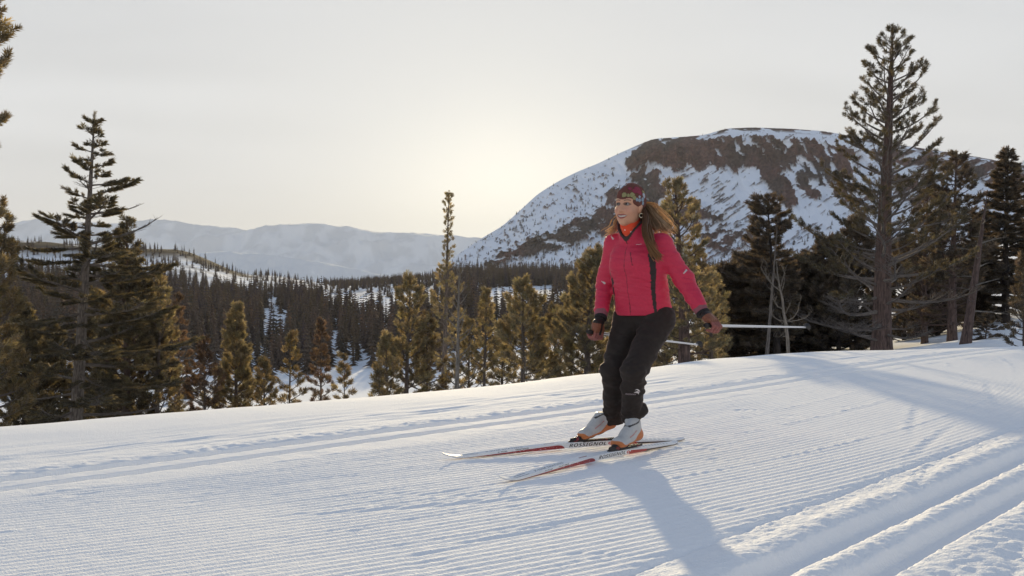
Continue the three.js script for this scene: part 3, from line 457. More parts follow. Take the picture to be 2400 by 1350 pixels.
// dim undergrowth of conifers behind the two big trees
for (const [foot, tx, ty, D, sd, w, leaf, label] of [
  [2120, 2126, 560, 40, 101, 1.5, LEAF.dark, 'dark conifer seen between the huge pine and the reddish-trunked conifer'], [2198, 2204, 610, 38, 102, 1.3, LEAF.dark, 'low dark conifer behind the reddish-trunked conifer'],
  [2276, 2280, 590, 40, 103, 1.2, LEAF.dark, 'low dark conifer behind the foot of the slanting dead trunk'], [1965, 1962, 640, 34, 104, 1.2, LEAF.dark, 'low dark conifer under the outer limbs of the huge pine'],
  [52, 58, 720, 33, 105, 1.3, LEAF.fir, 'low brown conifer between the edge pine and the tall fir'], [120, 116, 760, 35, 106, 1.2, LEAF.fir, 'low shadowy conifer behind the lowest limbs of the tall fir'],
  [228, 232, 690, 34, 107, 1.2, LEAF.pine, 'brown pine right behind the trunk of the tall fir']])
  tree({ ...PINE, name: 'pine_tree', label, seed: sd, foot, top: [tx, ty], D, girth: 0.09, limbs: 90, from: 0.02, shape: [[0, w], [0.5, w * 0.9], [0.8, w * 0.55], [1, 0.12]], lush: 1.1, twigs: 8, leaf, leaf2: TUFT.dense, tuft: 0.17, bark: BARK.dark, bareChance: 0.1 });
// the little bare aspen in front of the dark stand: a crooked stem and upturned leafless boughs
{
  const t = thing('aspen_sapling', 'small bare pale sapling with crooked upturned boughs in front of the dark stand', 'tree'), D = 18.5, foot = at(1849, 830, D);
  const base = V(foot.x, ground(foot.x, D) - 0.1, -D); t.position.copy(base);
  const L = (list, dz = 0) => list.map(([px, py], i) => at(px, py, D + dz * i).sub(base));
  const stem = [V(0, 0, 0), ...L([[1846, 795], [1842, 758], [1836, 728], [1834, 700], [1828, 675], [1822, 640], [1820, 612]])];
  part('trunk', tube(stem, [0.034, 0.032, 0.029, 0.025, 0.021, 0.017, 0.012, 0.006], 7, 2), BARK.pale, t);
  const rr = mulberry(77);
  for (const [pts, dz, w] of [
    [[[1843, 752], [1853, 753], [1872, 750], [1888, 745], [1899, 735], [1904, 728]], 0.06, 0.012], [[[1846, 752], [1860, 744], [1870, 730], [1874, 710], [1880, 692]], -0.05, 0.011], [[[1842, 752], [1826, 751], [1812, 742], [1806, 733], [1802, 724]], 0.05, 0.011],
    [[[1836, 725], [1822, 718], [1814, 704], [1808, 690], [1806, 676]], -0.06, 0.010], [[[1829, 682], [1814, 670], [1800, 655], [1790, 640], [1784, 626], [1788, 612]], 0.07, 0.012], [[[1806, 658], [1796, 645], [1794, 628], [1798, 618]], 0.03, 0.008],
    [[[1830, 672], [1834, 656], [1838, 640], [1836, 626]], 0.04, 0.008], [[[1832, 684], [1838, 665], [1840, 640], [1834, 632]], -0.04, 0.008], [[[1842, 735], [1848, 720], [1852, 708]], 0.03, 0.007], [[[1843, 772], [1836, 782], [1826, 790], [1812, 788]], 0.03, 0.007], [[[1840, 752], [1828, 764], [1822, 770]], 0.03, 0.007], [[[1826, 660], [1816, 648], [1815, 632]], 0.05, 0.007]]) {
    const P = L(pts, dz), geos = [tube(P, P.map((_, i) => w * (1 - 0.8 * i / (P.length - 1))), 5)];
    for (let i = 1; i < P.length; i++) for (let k = 0; k < 2; k++) { const a = P[i - 1].clone().lerp(P[i], 0.3 + rr() * 0.7), b = a.clone().add(V((rr() - 0.5) * 0.12, 0.05 + rr() * 0.07, (rr() - 0.5) * 0.12)); geos.push(tube([a, a.clone().lerp(b, 0.5).add(V((rr() - 0.5) * 0.03, 0, 0)), b], [0.0045, 0.004, 0.0025], 3)); }
    part('branch', mergeGeometries(geos), BARK.pale, t);
  }
}
// ---------------------------------------------------------------- the forest across the valley
function farConifer(seed, tiers, width) {             // a whole small conifer of ragged drooping blades, one metre high
  const r = mulberry(seed), pos = [], put = (a, b, c) => pos.push(a.x, a.y, a.z, b.x, b.y, b.z, c.x, c.y, c.z);
  for (let k = 0; k < 4; k++) { const a = k / 4 * 6.283, b = (k + 1) / 4 * 6.283; put(V(0.016 * Math.cos(a), 0, 0.016 * Math.sin(a)), V(0, 0.95, 0), V(0.016 * Math.cos(b), 0, 0.016 * Math.sin(b))); }
  for (let i = 0; i < tiers; i++) {
    const f = i / (tiers - 1), y = lerp(0.10, 0.96, f), w = width * Math.pow(1 - f, 0.75) * (0.8 + 0.4 * r()) + 0.012, n = f > 0.8 ? 4 : 7;
    for (let k = 0; k < n; k++) {
      if (r() < 0.12) continue;
      const a = (k + r()) / n * 6.283, L = w * (0.6 + 0.7 * r()), s = 0.30 * L + 0.012, dy = -0.35 * L + (f > 0.7 ? 0.03 : 0), c = Math.cos(a), q = Math.sin(a);
      const A = V(0, y + 0.035, 0), B = V(c * L, y + dy, q * L), Cm = V(c * L * 0.6 - q * s, y + dy * 0.5 - 0.02, q * L * 0.6 + c * s), Dm = V(c * L * 0.6 + q * s, y + dy * 0.5 - 0.02, q * L * 0.6 - c * s);
      put(A, Cm, B); put(A, B, Dm);
    }
  }
  const g = new THREE.BufferGeometry(); g.setAttribute('position', new THREE.Float32BufferAttribute(pos, 3)); g.computeVertexNormals(); return g;
}
const FAR = [farConifer(1, 15, 0.15), farConifer(2, 13, 0.17), farConifer(3, 17, 0.12), farConifer(4, 12, 0.19)];
const forestMat = [[0.115, 0.085, 0.066], [0.095, 0.078, 0.062], [0.145, 0.098, 0.072]].map((c) => new THREE.MeshPhysicalMaterial({ color: new THREE.Color(...c), roughness: 0.95, side: THREE.DoubleSide, transmission: 0.3, thickness: 0, specularIntensity: 0.2 }));
{
  const r = mulberry(901), spots = [];
  const open = (px, D) => {                           // clearings of bare snow
    const y = 650 - (ground((px - 1200) / FOCAL * D, D) - 1.12) / D * FOCAL; let k = 1;
    const hole = (cx, cy, rx, ry, s) => { const d = Math.pow((px - cx) / rx, 2) + Math.pow((y - cy) / ry, 2); if (d < 1) k *= s; };
    hole(900, 712, 150, 34, 0.06); hole(1235, 704, 120, 34, 0.06); hole(1130, 690, 40, 22, 0.2); hole(760, 690, 60, 20, 0.25); hole(560, 660, 60, 14, 0.3); hole(1170, 760, 40, 60, 0.35); hole(850, 890, 130, 26, 0.03); hole(645, 765, 34, 50, 0.12); hole(780, 800, 16, 50, 0.2); hole(450, 915, 110, 40, 0.2); hole(1010, 690, 60, 14, 0.3);
    if (D > 640 && px < 760) k *= 0.05 + 0.5 * sstep(0.52, 0.62, fbm(px / 40, D / 30, 3));        // snow below the bare brow
    return k;
  };
  for (let n = 0; n < 26000; n++) {
    const D = Math.sqrt(lerp(205 * 205, 1010 * 1010, r())), px = lerp(-160, 2520, r()), X = (px - 1200) / FOCAL * D;
    let p = 0.80 * open(px, D) * (0.5 + 0.5 * sstep(0.30, 0.5, fbm(X / 45, D / 45, 3)));
    p *= px > 1420 ? sstep(1900, 1420, px) * (D > 420 ? 1 : 0.3) : 1; if (D < 300) p *= sstep(235, 300, D) * 0.55 + (px < 560 ? 0.3 : 0);
    if (px < 600 && D > 900) p *= 0.06;
    if (px > 1080 && D > 900) p *= 0.5;
    if (r() > p) continue;
    const y = ground(X, D), h = (7.5 + 8 * r() * r() + 4 * vn(X / 60, D / 60)) * (px < 1050 ? lerp(1, 0.55, sstep(520, 760, D)) : 1);
    spots.push({ X, D, y, h, px, look: Math.abs(px - 1200) < 1230 ? h / D : 0, turn: r() * 6.283, kind: Math.floor(r() * 4), tone: Math.floor(r() * 3), fat: 0.85 + 0.4 * r() });
  }
  spots.sort((a, b) => b.look - a.look);
  const protos = new Map();
  spots.slice(0, 300).forEach((s) => {
    const key = s.kind + ':' + s.tone; let o;
    if (!protos.has(key)) { o = shade(new THREE.Mesh(FAR[s.kind], forestMat[s.tone])); protos.set(key, o); } else o = protos.get(key).clone();
    o.name = numbered('conifer'); o.position.set(s.X, s.y - 0.3, -s.D); o.rotation.y = s.turn; o.scale.set(s.h * s.fat, s.h, s.h * s.fat);
    const where = s.px < 520 ? (s.D < 330 ? 0 : 1) : s.px < 1000 ? (s.D < 330 ? 2 : 3) : (s.D < 420 ? 4 : 5);
    o.userData = { label: ['dark conifer low down in the forest behind the tall fir', 'dark conifer on the forest slope under the brown-browed hill', 'dark conifer at the forest edge beside the flat valley snow', 'dark conifer high on the forest slope between the fir and the slender pine', 'dark conifer in the valley forest behind the golden pines', 'dark conifer in the forest belt at the foot of the mountain'][where],
      category: 'tree', group: ['forest conifers behind the tall fir', 'forest conifers under the brown-browed hill', 'forest conifers beside the valley snow', 'forest conifers high on the middle slope', 'forest conifers behind the golden pines', 'forest conifers at the mountain foot'][where] };
    scene.add(o);
  });
  const rest = spots.slice(300), m = new THREE.Matrix4(), q = new THREE.Quaternion(), col = new THREE.Color();
  for (let k = 0; k < 4; k++) {
    const list = rest.filter((s) => s.kind === k), im = shade(new THREE.InstancedMesh(FAR[k], forestMat[0], list.length)); im.name = numbered('forest'); im.userData.kind = 'stuff'; im.userData.label = 'forest of dark conifers covering the far side of the valley';
    list.forEach((s, i) => { q.setFromAxisAngle(V(0, 1, 0), s.turn); m.compose(V(s.X, s.y - 0.3, -s.D), q, V(s.h * s.fat, s.h, s.h * s.fat)); im.setMatrixAt(i, m); im.setColorAt(i, col.setRGB(0.75 + 0.5 * h2(i, 3), 0.75 + 0.45 * h2(i, 3), 0.75 + 0.4 * h2(i, 5))); });
    scene.add(im);
  }
  // scattered trees and scrub on the mountain
  const mt = [];
  for (let n = 0; n < 9000; n++) {
    const px = lerp(960, 2500, r()), t = r(), w = fbm(px / 30, t * 12, 3);
    let p = 0;
    if (px < 1480) p = 0.22 + 0.7 * sstep(0.5, 0.62, w); 
    if (t < 0.34) p = Math.max(p, 0.5 * sstep(0.34, 0.1, t) + 0.5 * sstep(0.5, 0.6, w));
    if (t > 0.95) p = px > 1490 ? 0.6 * sstep(0.45, 0.55, w) : 0.9;
    if (px > 1480 && t > 0.3 && t < 0.95) p = 0.04;
    if (r() > p * 0.45) continue;
    const a = mountainPoint(px, t), h = (4 + 7 * r() * r()) * (t > 0.9 ? 0.7 : 1) * (t < 0.25 ? 1.3 : 1);
    mt.push([a, h, r() * 6.283]);
  }
  const im = shade(new THREE.InstancedMesh(FAR[3], forestMat[0], mt.length)); im.name = 'mountain_forest'; im.userData.kind = 'stuff';
  mt.forEach(([a, h, ang], i) => { q.setFromAxisAngle(V(0, 1, 0), ang); m.compose(V(a[0], a[1] - 0.8, a[2]), q, V(h * 1.3, h, h * 1.3)); im.setMatrixAt(i, m); });
  scene.add(im);
}
// ---------------------------------------------------------------- distance fields and their meshes
function h3(x, y, z) { let h = Math.imul(x, 374761393) ^ Math.imul(y, 668265263) ^ Math.imul(z, 1440662683); h = Math.imul(h ^ (h >>> 13), 1274126177); return ((h ^ (h >>> 16)) >>> 0) / 4294967296; }
function vn3(x, y, z) {
  const i = Math.floor(x), j = Math.floor(y), k = Math.floor(z); let u = x - i, v = y - j, w = z - k; u = u * u * (3 - 2 * u); v = v * v * (3 - 2 * v); w = w * w * (3 - 2 * w);
  const L = (c) => { const a = h3(i, j, c), b = h3(i + 1, j, c), d = h3(i, j + 1, c), e = h3(i + 1, j + 1, c); return a + (b - a) * u + (d - a) * v + (a - b - d + e) * u * v; };
  const a = L(k); return a + (L(k + 1) - a) * w;
}
const cone3 = (a, b, ra, rb) => { const bx = b.x - a.x, by = b.y - a.y, bz = b.z - a.z, l2 = bx * bx + by * by + bz * bz; return (x, y, z) => { const px = x - a.x, py = y - a.y, pz = z - a.z, t = clamp((px * bx + py * by + pz * bz) / l2, 0, 1), dx = px - bx * t, dy = py - by * t, dz = pz - bz * t; return Math.sqrt(dx * dx + dy * dy + dz * dz) - (ra + (rb - ra) * t); }; };
const egg = (c, r, M) => { const m = Math.min(r.x, r.y, r.z); return (x, y, z) => { let px = x - c.x, py = y - c.y, pz = z - c.z; if (M) { const a = px * M[0].x + py * M[0].y + pz * M[0].z, b = px * M[1].x + py * M[1].y + pz * M[1].z, d = px * M[2].x + py * M[2].y + pz * M[2].z; px = a; py = b; pz = d; } const k0 = Math.sqrt((px / r.x) ** 2 + (py / r.y) ** 2 + (pz / r.z) ** 2), k1 = Math.sqrt((px / (r.x * r.x)) ** 2 + (py / (r.y * r.y)) ** 2 + (pz / (r.z * r.z)) ** 2); return k1 > 1e-9 ? k0 * (k0 - 1) / k1 : -m; }; };
// a round cone squashed along one direction f (share q of its thickness)
const flatCone = (a, b, ra, rb, f, q) => { const sq = (p) => { const d = p.x * f.x + p.y * f.y + p.z * f.z, s = d * (1 / q - 1); return V(p.x + f.x * s, p.y + f.y * s, p.z + f.z * s); }, g = cone3(sq(a), sq(b), ra, rb), w = (1 + q) / 2; return (x, y, z) => { const d = x * f.x + y * f.y + z * f.z, s = d * (1 / q - 1); return g(x + f.x * s, y + f.y * s, z + f.z * s) * w; }; };
const smin = (a, b, k) => { const h = Math.max(k - Math.abs(a - b), 0) / k; return Math.min(a, b) - h * h * k * 0.25; };
const smax = (a, b, k) => -smin(-a, -b, k);
const blend = (list, k) => (x, y, z) => { let d = list[0](x, y, z); for (let i = 1; i < list.length; i++) d = smin(d, list[i](x, y, z), k); return d; };
function fieldMesh(f, lo, hi, h, color) {             // surface nets
  const nx = Math.ceil((hi.x - lo.x) / h) + 1, ny = Math.ceil((hi.y - lo.y) / h) + 1, nz = Math.ceil((hi.z - lo.z) / h) + 1, F = new Float32Array(nx * ny * nz).fill(1), B = 8, reach = h * B * 0.87 * 1.5 + 0.012;
  for (let bz = 0; bz < nz; bz += B) for (let by = 0; by < ny; by += B) for (let bx = 0; bx < nx; bx += B) {
    const c = f(lo.x + (bx + B / 2) * h, lo.y + (by + B / 2) * h, lo.z + (bz + B / 2) * h), far = Math.abs(c) > reach;
    if (far && c > 0) continue;
    for (let k = bz; k < Math.min(nz, bz + B); k++) for (let j = by; j < Math.min(ny, by + B); j++) for (let i = bx; i < Math.min(nx, bx + B); i++) F[(k * ny + j) * nx + i] = far ? -1 : f(lo.x + i * h, lo.y + j * h, lo.z + k * h);
  }
  const id = new Int32Array(nx * ny * nz).fill(-1), pos = [], idx = [], sx = 1, sy = nx, sz = nx * ny;
  const E = [[0, 1], [0, 2], [0, 4], [1, 3], [1, 5], [2, 3], [2, 6], [3, 7], [4, 5], [4, 6], [5, 7], [6, 7]];
  for (let k = 0; k < nz - 1; k++) for (let j = 0; j < ny - 1; j++) for (let i = 0; i < nx - 1; i++) {
    const o = k * sz + j * sy + i, v = [F[o], F[o + sx], F[o + sy], F[o + sx + sy], F[o + sz], F[o + sx + sz], F[o + sy + sz], F[o + sx + sy + sz]]; let m = 0;
    for (let q = 0; q < 8; q++) if (v[q] < 0) m |= 1 << q;
    if (m === 0 || m === 255) continue;
    let x = 0, y = 0, z = 0, n = 0;
    for (const [a, b] of E) if ((v[a] < 0) !== (v[b] < 0)) { const t = v[a] / (v[a] - v[b]); x += (a & 1) + t * ((b & 1) - (a & 1)); y += ((a >> 1) & 1) + t * (((b >> 1) & 1) - ((a >> 1) & 1)); z += (a >> 2) + t * ((b >> 2) - (a >> 2)); n++; }
    id[o] = pos.length / 3; pos.push(lo.x + (i + x / n) * h, lo.y + (j + y / n) * h, lo.z + (k + z / n) * h);
  }
  const quad = (a, b, c, d, flip) => { if (a < 0 || b < 0 || c < 0 || d < 0) return; if (flip) idx.push(a, c, b, b, c, d); else idx.push(a, b, c, b, d, c); };
  for (let k = 1; k < nz - 1; k++) for (let j = 1; j < ny - 1; j++) for (let i = 1; i < nx - 1; i++) {
    const o = k * sz + j * sy + i, s = F[o] < 0;
    if (s !== F[o + sx] < 0) quad(id[o - sy - sz], id[o - sz], id[o - sy], id[o], !s);
    if (s !== F[o + sy] < 0) quad(id[o - sx - sz], id[o - sx], id[o - sz], id[o], !s);
    if (s !== F[o + sz] < 0) quad(id[o - sx - sy], id[o - sy], id[o - sx], id[o], !s);
  }
  const n = pos.length / 3, nrm = new Float32Array(n * 3), e = h * 0.6, P = new Float32Array(pos), col = color ? new Float32Array(n * 3) : null;
  for (let i = 0; i < n; i++) {
    const x = P[i * 3], y = P[i * 3 + 1], z = P[i * 3 + 2]; let a = f(x + e, y, z) - f(x - e, y, z), b = f(x, y + e, z) - f(x, y - e, z), c = f(x, y, z + e) - f(x, y, z - e); const l = Math.hypot(a, b, c) || 1; nrm[i * 3] = a /= l; nrm[i * 3 + 1] = b /= l; nrm[i * 3 + 2] = c /= l;
    if (col) { const t = color(x, y, z, a, b, c); col[i * 3] = t[0]; col[i * 3 + 1] = t[1]; col[i * 3 + 2] = t[2]; }
  }
  const g = new THREE.BufferGeometry(); g.setAttribute('position', new THREE.BufferAttribute(P, 3)); g.setAttribute('normal', new THREE.BufferAttribute(nrm, 3)); if (col) g.setAttribute('color', new THREE.BufferAttribute(col, 3)); g.setIndex(idx); return g;
}
// a patch of print laid on a surface: a small grid dropped on to the field along -n, then lifted a millimetre
function decal(f, c, right, up, n, w, h, cols = 16, rows = 10) {
  const g = gridGeometry(cols, rows, (i, j) => { const p = c.clone().addScaledVector(right, (i / (cols - 1) - 0.5) * w).addScaledVector(up, (j / (rows - 1) - 0.5) * h).addScaledVector(n, 0.10); for (let k = 0; k < 40; k++) { const d = f(p.x, p.y, p.z) - 0.0015; if (d < 0.0004) break; p.addScaledVector(n, -d * 0.9); } return [p.x, p.y, p.z]; }, null, (i, j) => [i / (cols - 1), j / (rows - 1)]);
  return g;
}
function canvasTexture(w, h, draw) { const c = document.createElement('canvas'); c.width = w; c.height = h; draw(c.getContext('2d'), w, h); const t = new THREE.CanvasTexture(c); t.colorSpace = THREE.SRGBColorSpace; return t; }

// ---------------------------------------------------------------- the skier
const BASE = V(0.63, 0, -6.48), J = (px, py, D) => at(px, py, D).sub(BASE);
const skier = thing('person', 'skier in a red jacket, black trousers and flowered beanie, gliding over the groomed snow', 'person');
skier.position.copy(BASE);
const j = {
  neck: J(1489, 553, 6.43), chest: J(1495, 612, 6.44), waist: J(1501, 678, 6.49), pelvis: J(1509, 735, 6.52),
  shR: J(1441, 572, 6.55), shL: J(1551, 574, 6.31), elR: J(1419, 663, 6.66), elL: J(1603, 655, 6.30), wrR: J(1408, 741, 6.50), wrL: J(1645, 730, 6.18),
  hipR: J(1474, 752, 6.58), hipL: J(1543, 752, 6.45), knR: J(1437, 868, 6.42), knL: J(1486, 870, 6.22), anR: J(1438, 985, 6.60), anL: J(1480, 986, 6.40), head: J(1476, 484, 6.37),
};
const sAx = j.shL.clone().sub(j.shR).setY(0).normalize(), UPV = V(0, 1, 0), fAx = V().crossVectors(sAx, UPV).normalize();   // her left, and the way her chest faces
const hAx = j.hipL.clone().sub(j.hipR).setY(0).normalize(), hf = V().crossVectors(hAx, UPV).normalize();

// head frame: x to her left, y up, z the way she looks
const look = V(-Math.sin(0.67), 0.085, Math.cos(0.67)).normalize(), hx = V().crossVectors(V(0.03, 1, 0.02), look).normalize(), hy = V().crossVectors(look, hx).normalize();
const HS = 1.02, HM = [hx, hy, look];
const hp = (x, y, z) => j.head.clone().addScaledVector(hx, x * HS).addScaledVector(hy, y * HS).addScaledVector(look, z * HS);
const hEgg = (x, y, z, rx, ry, rz) => egg(hp(x, y, z), V(rx * HS, ry * HS, rz * HS), HM), hCone = (a, b, ra, rb) => cone3(hp(...a), hp(...b), ra * HS, rb * HS);
const skull = blend([hEgg(0, 0.035, -0.012, 0.075, 0.086, 0.094), hEgg(0, -0.04, 0.024, 0.061, 0.080, 0.066), hEgg(0, -0.102, 0.060, 0.026, 0.022, 0.024), hEgg(0.040, -0.072, 0.012, 0.026, 0.03, 0.034), hEgg(-0.040, -0.072, 0.012, 0.026, 0.03, 0.034), hEgg(0.036, -0.034, 0.064, 0.025, 0.022, 0.022), hEgg(-0.036, -0.034, 0.064, 0.025, 0.022, 0.022), hEgg(0, 0.026, 0.070, 0.054, 0.014, 0.018)], 0.032);
const nose = blend([hCone([0, 0.004, 0.086], [0, -0.034, 0.107], 0.0085, 0.0125), hEgg(0.0105, -0.039, 0.095, 0.009, 0.0075, 0.010), hEgg(-0.0105, -0.039, 0.095, 0.009, 0.0075, 0.010)], 0.012);
const eyeHole = [1, -1].map((s) => hEgg(0.031 * s, 0.003, 0.098, 0.0175, 0.0075, 0.016)), ears = [1, -1].map((s) => hEgg(0.074 * s, -0.012, -0.008, 0.011, 0.030, 0.020));
const lipLine = (y0, k, r) => { const o = []; for (let i = -4; i < 4; i++) { const q = (i) => { const a = 0.0355 * i / 4; return [a, y0 + k * a * a, 0.0925 - 16 * a * a]; }, rr = (i) => r * (1 - 0.55 * (i / 4) ** 2); o.push(hCone(q(i), q(i + 1), rr(i), rr(i + 1))); } return o; };
const lips = blend([...lipLine(-0.0665, 7.5, 0.0044), ...lipLine(-0.0810, 17, 0.0056)], 0.004);
const smileD = (x, y, z) => { const [a, b, c] = hl(x, y, z); return (Math.abs(b + 0.0735 - 9 * a * a) - 0.0052 * Math.sqrt(Math.max(0, 1 - (a / 0.033) ** 2))) * HS + Math.max(0, Math.abs(a) - 0.033) * 2 + Math.max(0, 0.066 - c) * 2; }, gape = (x, y, z) => Math.max(smileD(x, y, z), -0.0105 - skull(x, y, z));
const neckF = cone3(hp(0, -0.05, -0.02), j.neck, 0.052, 0.058);
const headField = (x, y, z) => { let d = smin(skull(x, y, z), nose(x, y, z), 0.014); d = smin(d, neckF(x, y, z), 0.03); for (const e of eyeHole) d = smax(d, -e(x, y, z), 0.010); for (const e of ears) d = smin(d, e(x, y, z), 0.010); d = smin(d, lips(x, y, z), 0.006); return smax(d, -gape(x, y, z), 0.004); };
const hl = (x, y, z) => { const px = x - j.head.x, py = y - j.head.y, pz = z - j.head.z; return [(px * hx.x + py * hx.y + pz * hx.z) / HS, (px * hy.x + py * hy.y + pz * hy.z) / HS, (px * look.x + py * look.y + pz * look.z) / HS]; };
const skinColor = (x, y, z) => {
  const [a, b, c] = hl(x, y, z); let r = 0.56, g = 0.285, bl = 0.175; const mixc = (k, R, G, B) => { r = lerp(r, R, k); g = lerp(g, G, k); bl = lerp(bl, B, k); };
  mixc(0.5 * Math.exp(-((Math.abs(a) - 0.042) ** 2 / 0.0004 + (b + 0.036) ** 2 / 0.0004)), 0.52, 0.20, 0.14);
  if (c > 0.04) {
    mixc(sstep(0.0026, -0.0004, lips(x, y, z)), 0.34, 0.10, 0.085); mixc(sstep(0.0, -0.003, gape(x, y, z) - 0.001), 0.16, 0.05, 0.045);
    const bd = Math.abs(b - (0.0225 + 0.006 * Math.sin(clamp((Math.abs(a) - 0.012) / 0.04, 0, 1) * 2.6) - 0.0)); if (Math.abs(a) > 0.012 && Math.abs(a) < 0.054) mixc(0.8 * sstep(0.0050, 0.0018, bd), 0.13, 0.07, 0.04);
    const ed = ((Math.abs(a) - 0.031) / 0.0205) ** 2 + ((b - 0.004) / 0.0095) ** 2; mixc(0.85 * sstep(1.5, 0.8, ed), 0.10, 0.05, 0.035);
  }
  return [r, g, bl];
};
const bodyField = blend([flatCone(j.pelvis, j.waist, 0.15, 0.125, fAx, 0.66), flatCone(j.waist, j.chest, 0.125, 0.14, fAx, 0.66), flatCone(j.chest, j.neck, 0.14, 0.05, fAx, 0.7), cone3(j.shR, j.shL, 0.045, 0.045), cone3(j.shR, j.elR, 0.044, 0.036), cone3(j.elR, j.wrR, 0.036, 0.024), cone3(j.shL, j.elL, 0.044, 0.036), cone3(j.elL, j.wrL, 0.036, 0.024), cone3(j.hipR, j.knR, 0.075, 0.048), cone3(j.knR, j.anR, 0.048, 0.034), cone3(j.hipL, j.knL, 0.075, 0.048), cone3(j.knL, j.anL, 0.048, 0.034), neckF], 0.03);
const skinMat = new THREE.MeshPhysicalMaterial({ vertexColors: true, roughness: 0.5, sheen: 0.25, sheenColor: new THREE.Color(0.9, 0.5, 0.35), sheenRoughness: 0.5 });
const cloth = (rough, sheen = 0) => new THREE.MeshPhysicalMaterial({ vertexColors: true, roughness: rough, sheen, sheenColor: new THREE.Color(1, 0.6, 0.5), sheenRoughness: 0.5, specularIntensity: 0.6 });
{
  const hd = fieldMesh(headField, hp(0, 0, 0).addScalar(-0.16), hp(0, 0, 0).addScalar(0.16), 0.0028, skinColor);
  const bd = fieldMesh(bodyField, V(-0.35, 0.05, -0.45), V(0.75, 1.48, 0.45), 0.012, () => [0.50, 0.275, 0.185]);
  part('body', mergeGeometries([hd, bd]), skinMat, skier);
  const white = new THREE.MeshStandardMaterial({ color: new THREE.Color(0.24, 0.21, 0.19), roughness: 0.25 }), dark = new THREE.MeshStandardMaterial({ color: new THREE.Color(0.03, 0.02, 0.015), roughness: 0.2 });
  for (const s of [1, -1]) {
    const e = part('eye', new THREE.SphereGeometry(0.0115, 20, 14), white, skier); e.position.copy(hp(0.031 * s, 0.003, 0.0795));
    const p = part('iris', new THREE.SphereGeometry(0.0082, 14, 10), dark, e); p.position.copy(look.clone().multiplyScalar(0.0048).addScaledVector(hx, -0.001).addScaledVector(hy, 0.0006));
  }
  const tp = []; for (let i = 0; i <= 12; i++) { const t = i / 6 - 1; tp.push(hp(0.0315 * t, -0.0728 + 0.0092 * t * t, 0.0865 - 0.0145 * t * t)); }
  part('teeth', tube(tp, tp.map((_, i) => 0.0054 * Math.sqrt(1 - Math.pow(i / 6 - 1, 2) * 0.8) * HS), 8), new THREE.MeshStandardMaterial({ color: new THREE.Color(0.80, 0.78, 0.72), roughness: 0.25 }), skier);
  const ring = part('earring', new THREE.TorusGeometry(0.0125, 0.0026, 8, 24), new THREE.MeshStandardMaterial({ color: new THREE.Color(0.85, 0.72, 0.5), metalness: 1, roughness: 0.25 }), skier);
  ring.position.copy(hp(0.086, -0.056, -0.004)); ring.rotation.y = -0.25;
}
// beanie
const hatShape = (x, y, z) => hEggs(x, y, z) - 0.0012 * Math.sin(Math.atan2(hl(x, y, z)[0], hl(x, y, z)[2]) * 60);
const hEggs = hEgg(0, 0.046, -0.014, 0.0855, 0.103, 0.106);
const hatField = (x, y, z) => { const [a, b, c] = hl(x, y, z), edge = (0.021 + (c - 0.09) * 0.27 - 0.006 * Math.abs(a) / 0.08 - b) * HS, roll = 0.003 * Math.exp(-Math.pow((edge + 0.012) / 0.008, 2)); return smax(hatShape(x, y, z) - roll, edge, 0.006); };
{
  const petals = [], onHat = (px, py) => { const p = J(px, py, 6.37), c = hp(0, 0.046, -0.014), d = p.clone().sub(c), back = V(0, 0, 1); const r2 = 0.097 * 0.97; const q = Math.sqrt(Math.max(0, r2 * r2 - d.x * d.x - d.y * d.y)); return c.add(V(d.x, d.y, 0)).addScaledVector(back, q); };
  const Y = [0.27, 0.25, 0.12], Bc = [0.24, 0.30, 0.36], Pk = [0.24, 0.040, 0.065], W = [0.36, 0.38, 0.42];
  for (const [px, py, r, c] of [[1459, 441, 0.020, Bc], [1452, 446, 0.014, Bc], [1466, 438, 0.013, W], [1487, 432, 0.013, W], [1494, 431, 0.012, Bc], [1501, 434, 0.012, W], [1462, 460, 0.017, Y], [1470, 461, 0.012, Y], [1478, 460, 0.014, Y], [1483, 466, 0.011, Y], [1490, 470, 0.009, Bc], [1497, 471, 0.011, Bc], [1497, 463, 0.008, W], [1506, 469, 0.013, Bc], [1507, 478, 0.011, Bc], [1509, 452, 0.014, Y], [1492, 447, 0.022, Pk], [1484, 450, 0.014, Pk], [1498, 453, 0.014, Pk], [1446, 456, 0.012, Pk], [1474, 446, 0.013, Pk]]) petals.push([onHat(px, py), r, c]);
  const rr = mulberry(5); for (let i = 0; i < 26; i++) { const a = 1.6 + rr() * 4.0, b = rr() * 0.09, p = hp(0.082 * Math.sin(a), b, 0.1 * Math.cos(a) - 0.014); petals.push([p, 0.012 + 0.01 * rr(), [Y, Bc, Pk, W][i % 4]]); }
  const g = fieldMesh(hatField, hp(0, 0.05, 0).addScalar(-0.15), hp(0, 0.05, 0).addScalar(0.15), 0.0026, (x, y, z) => {
    let c = [0.135, 0.050, 0.038]; const n = 0.85 + 0.3 * vn3(x * 300, y * 300, z * 300);
    for (const [p, r, k] of petals) { const d = Math.hypot(x - p.x, y - p.y, z - p.z) + 0.003 * (vn3(x * 180, y * 180, z * 180) - 0.5); const R = r * 1.3; if (d < R) c = d < R * 0.93 ? k : [0.04, 0.018, 0.018]; }
    return [c[0] * n, c[1] * n, c[2] * n];
  });
  part('beanie', g, cloth(0.95, 0.5), skier);
}
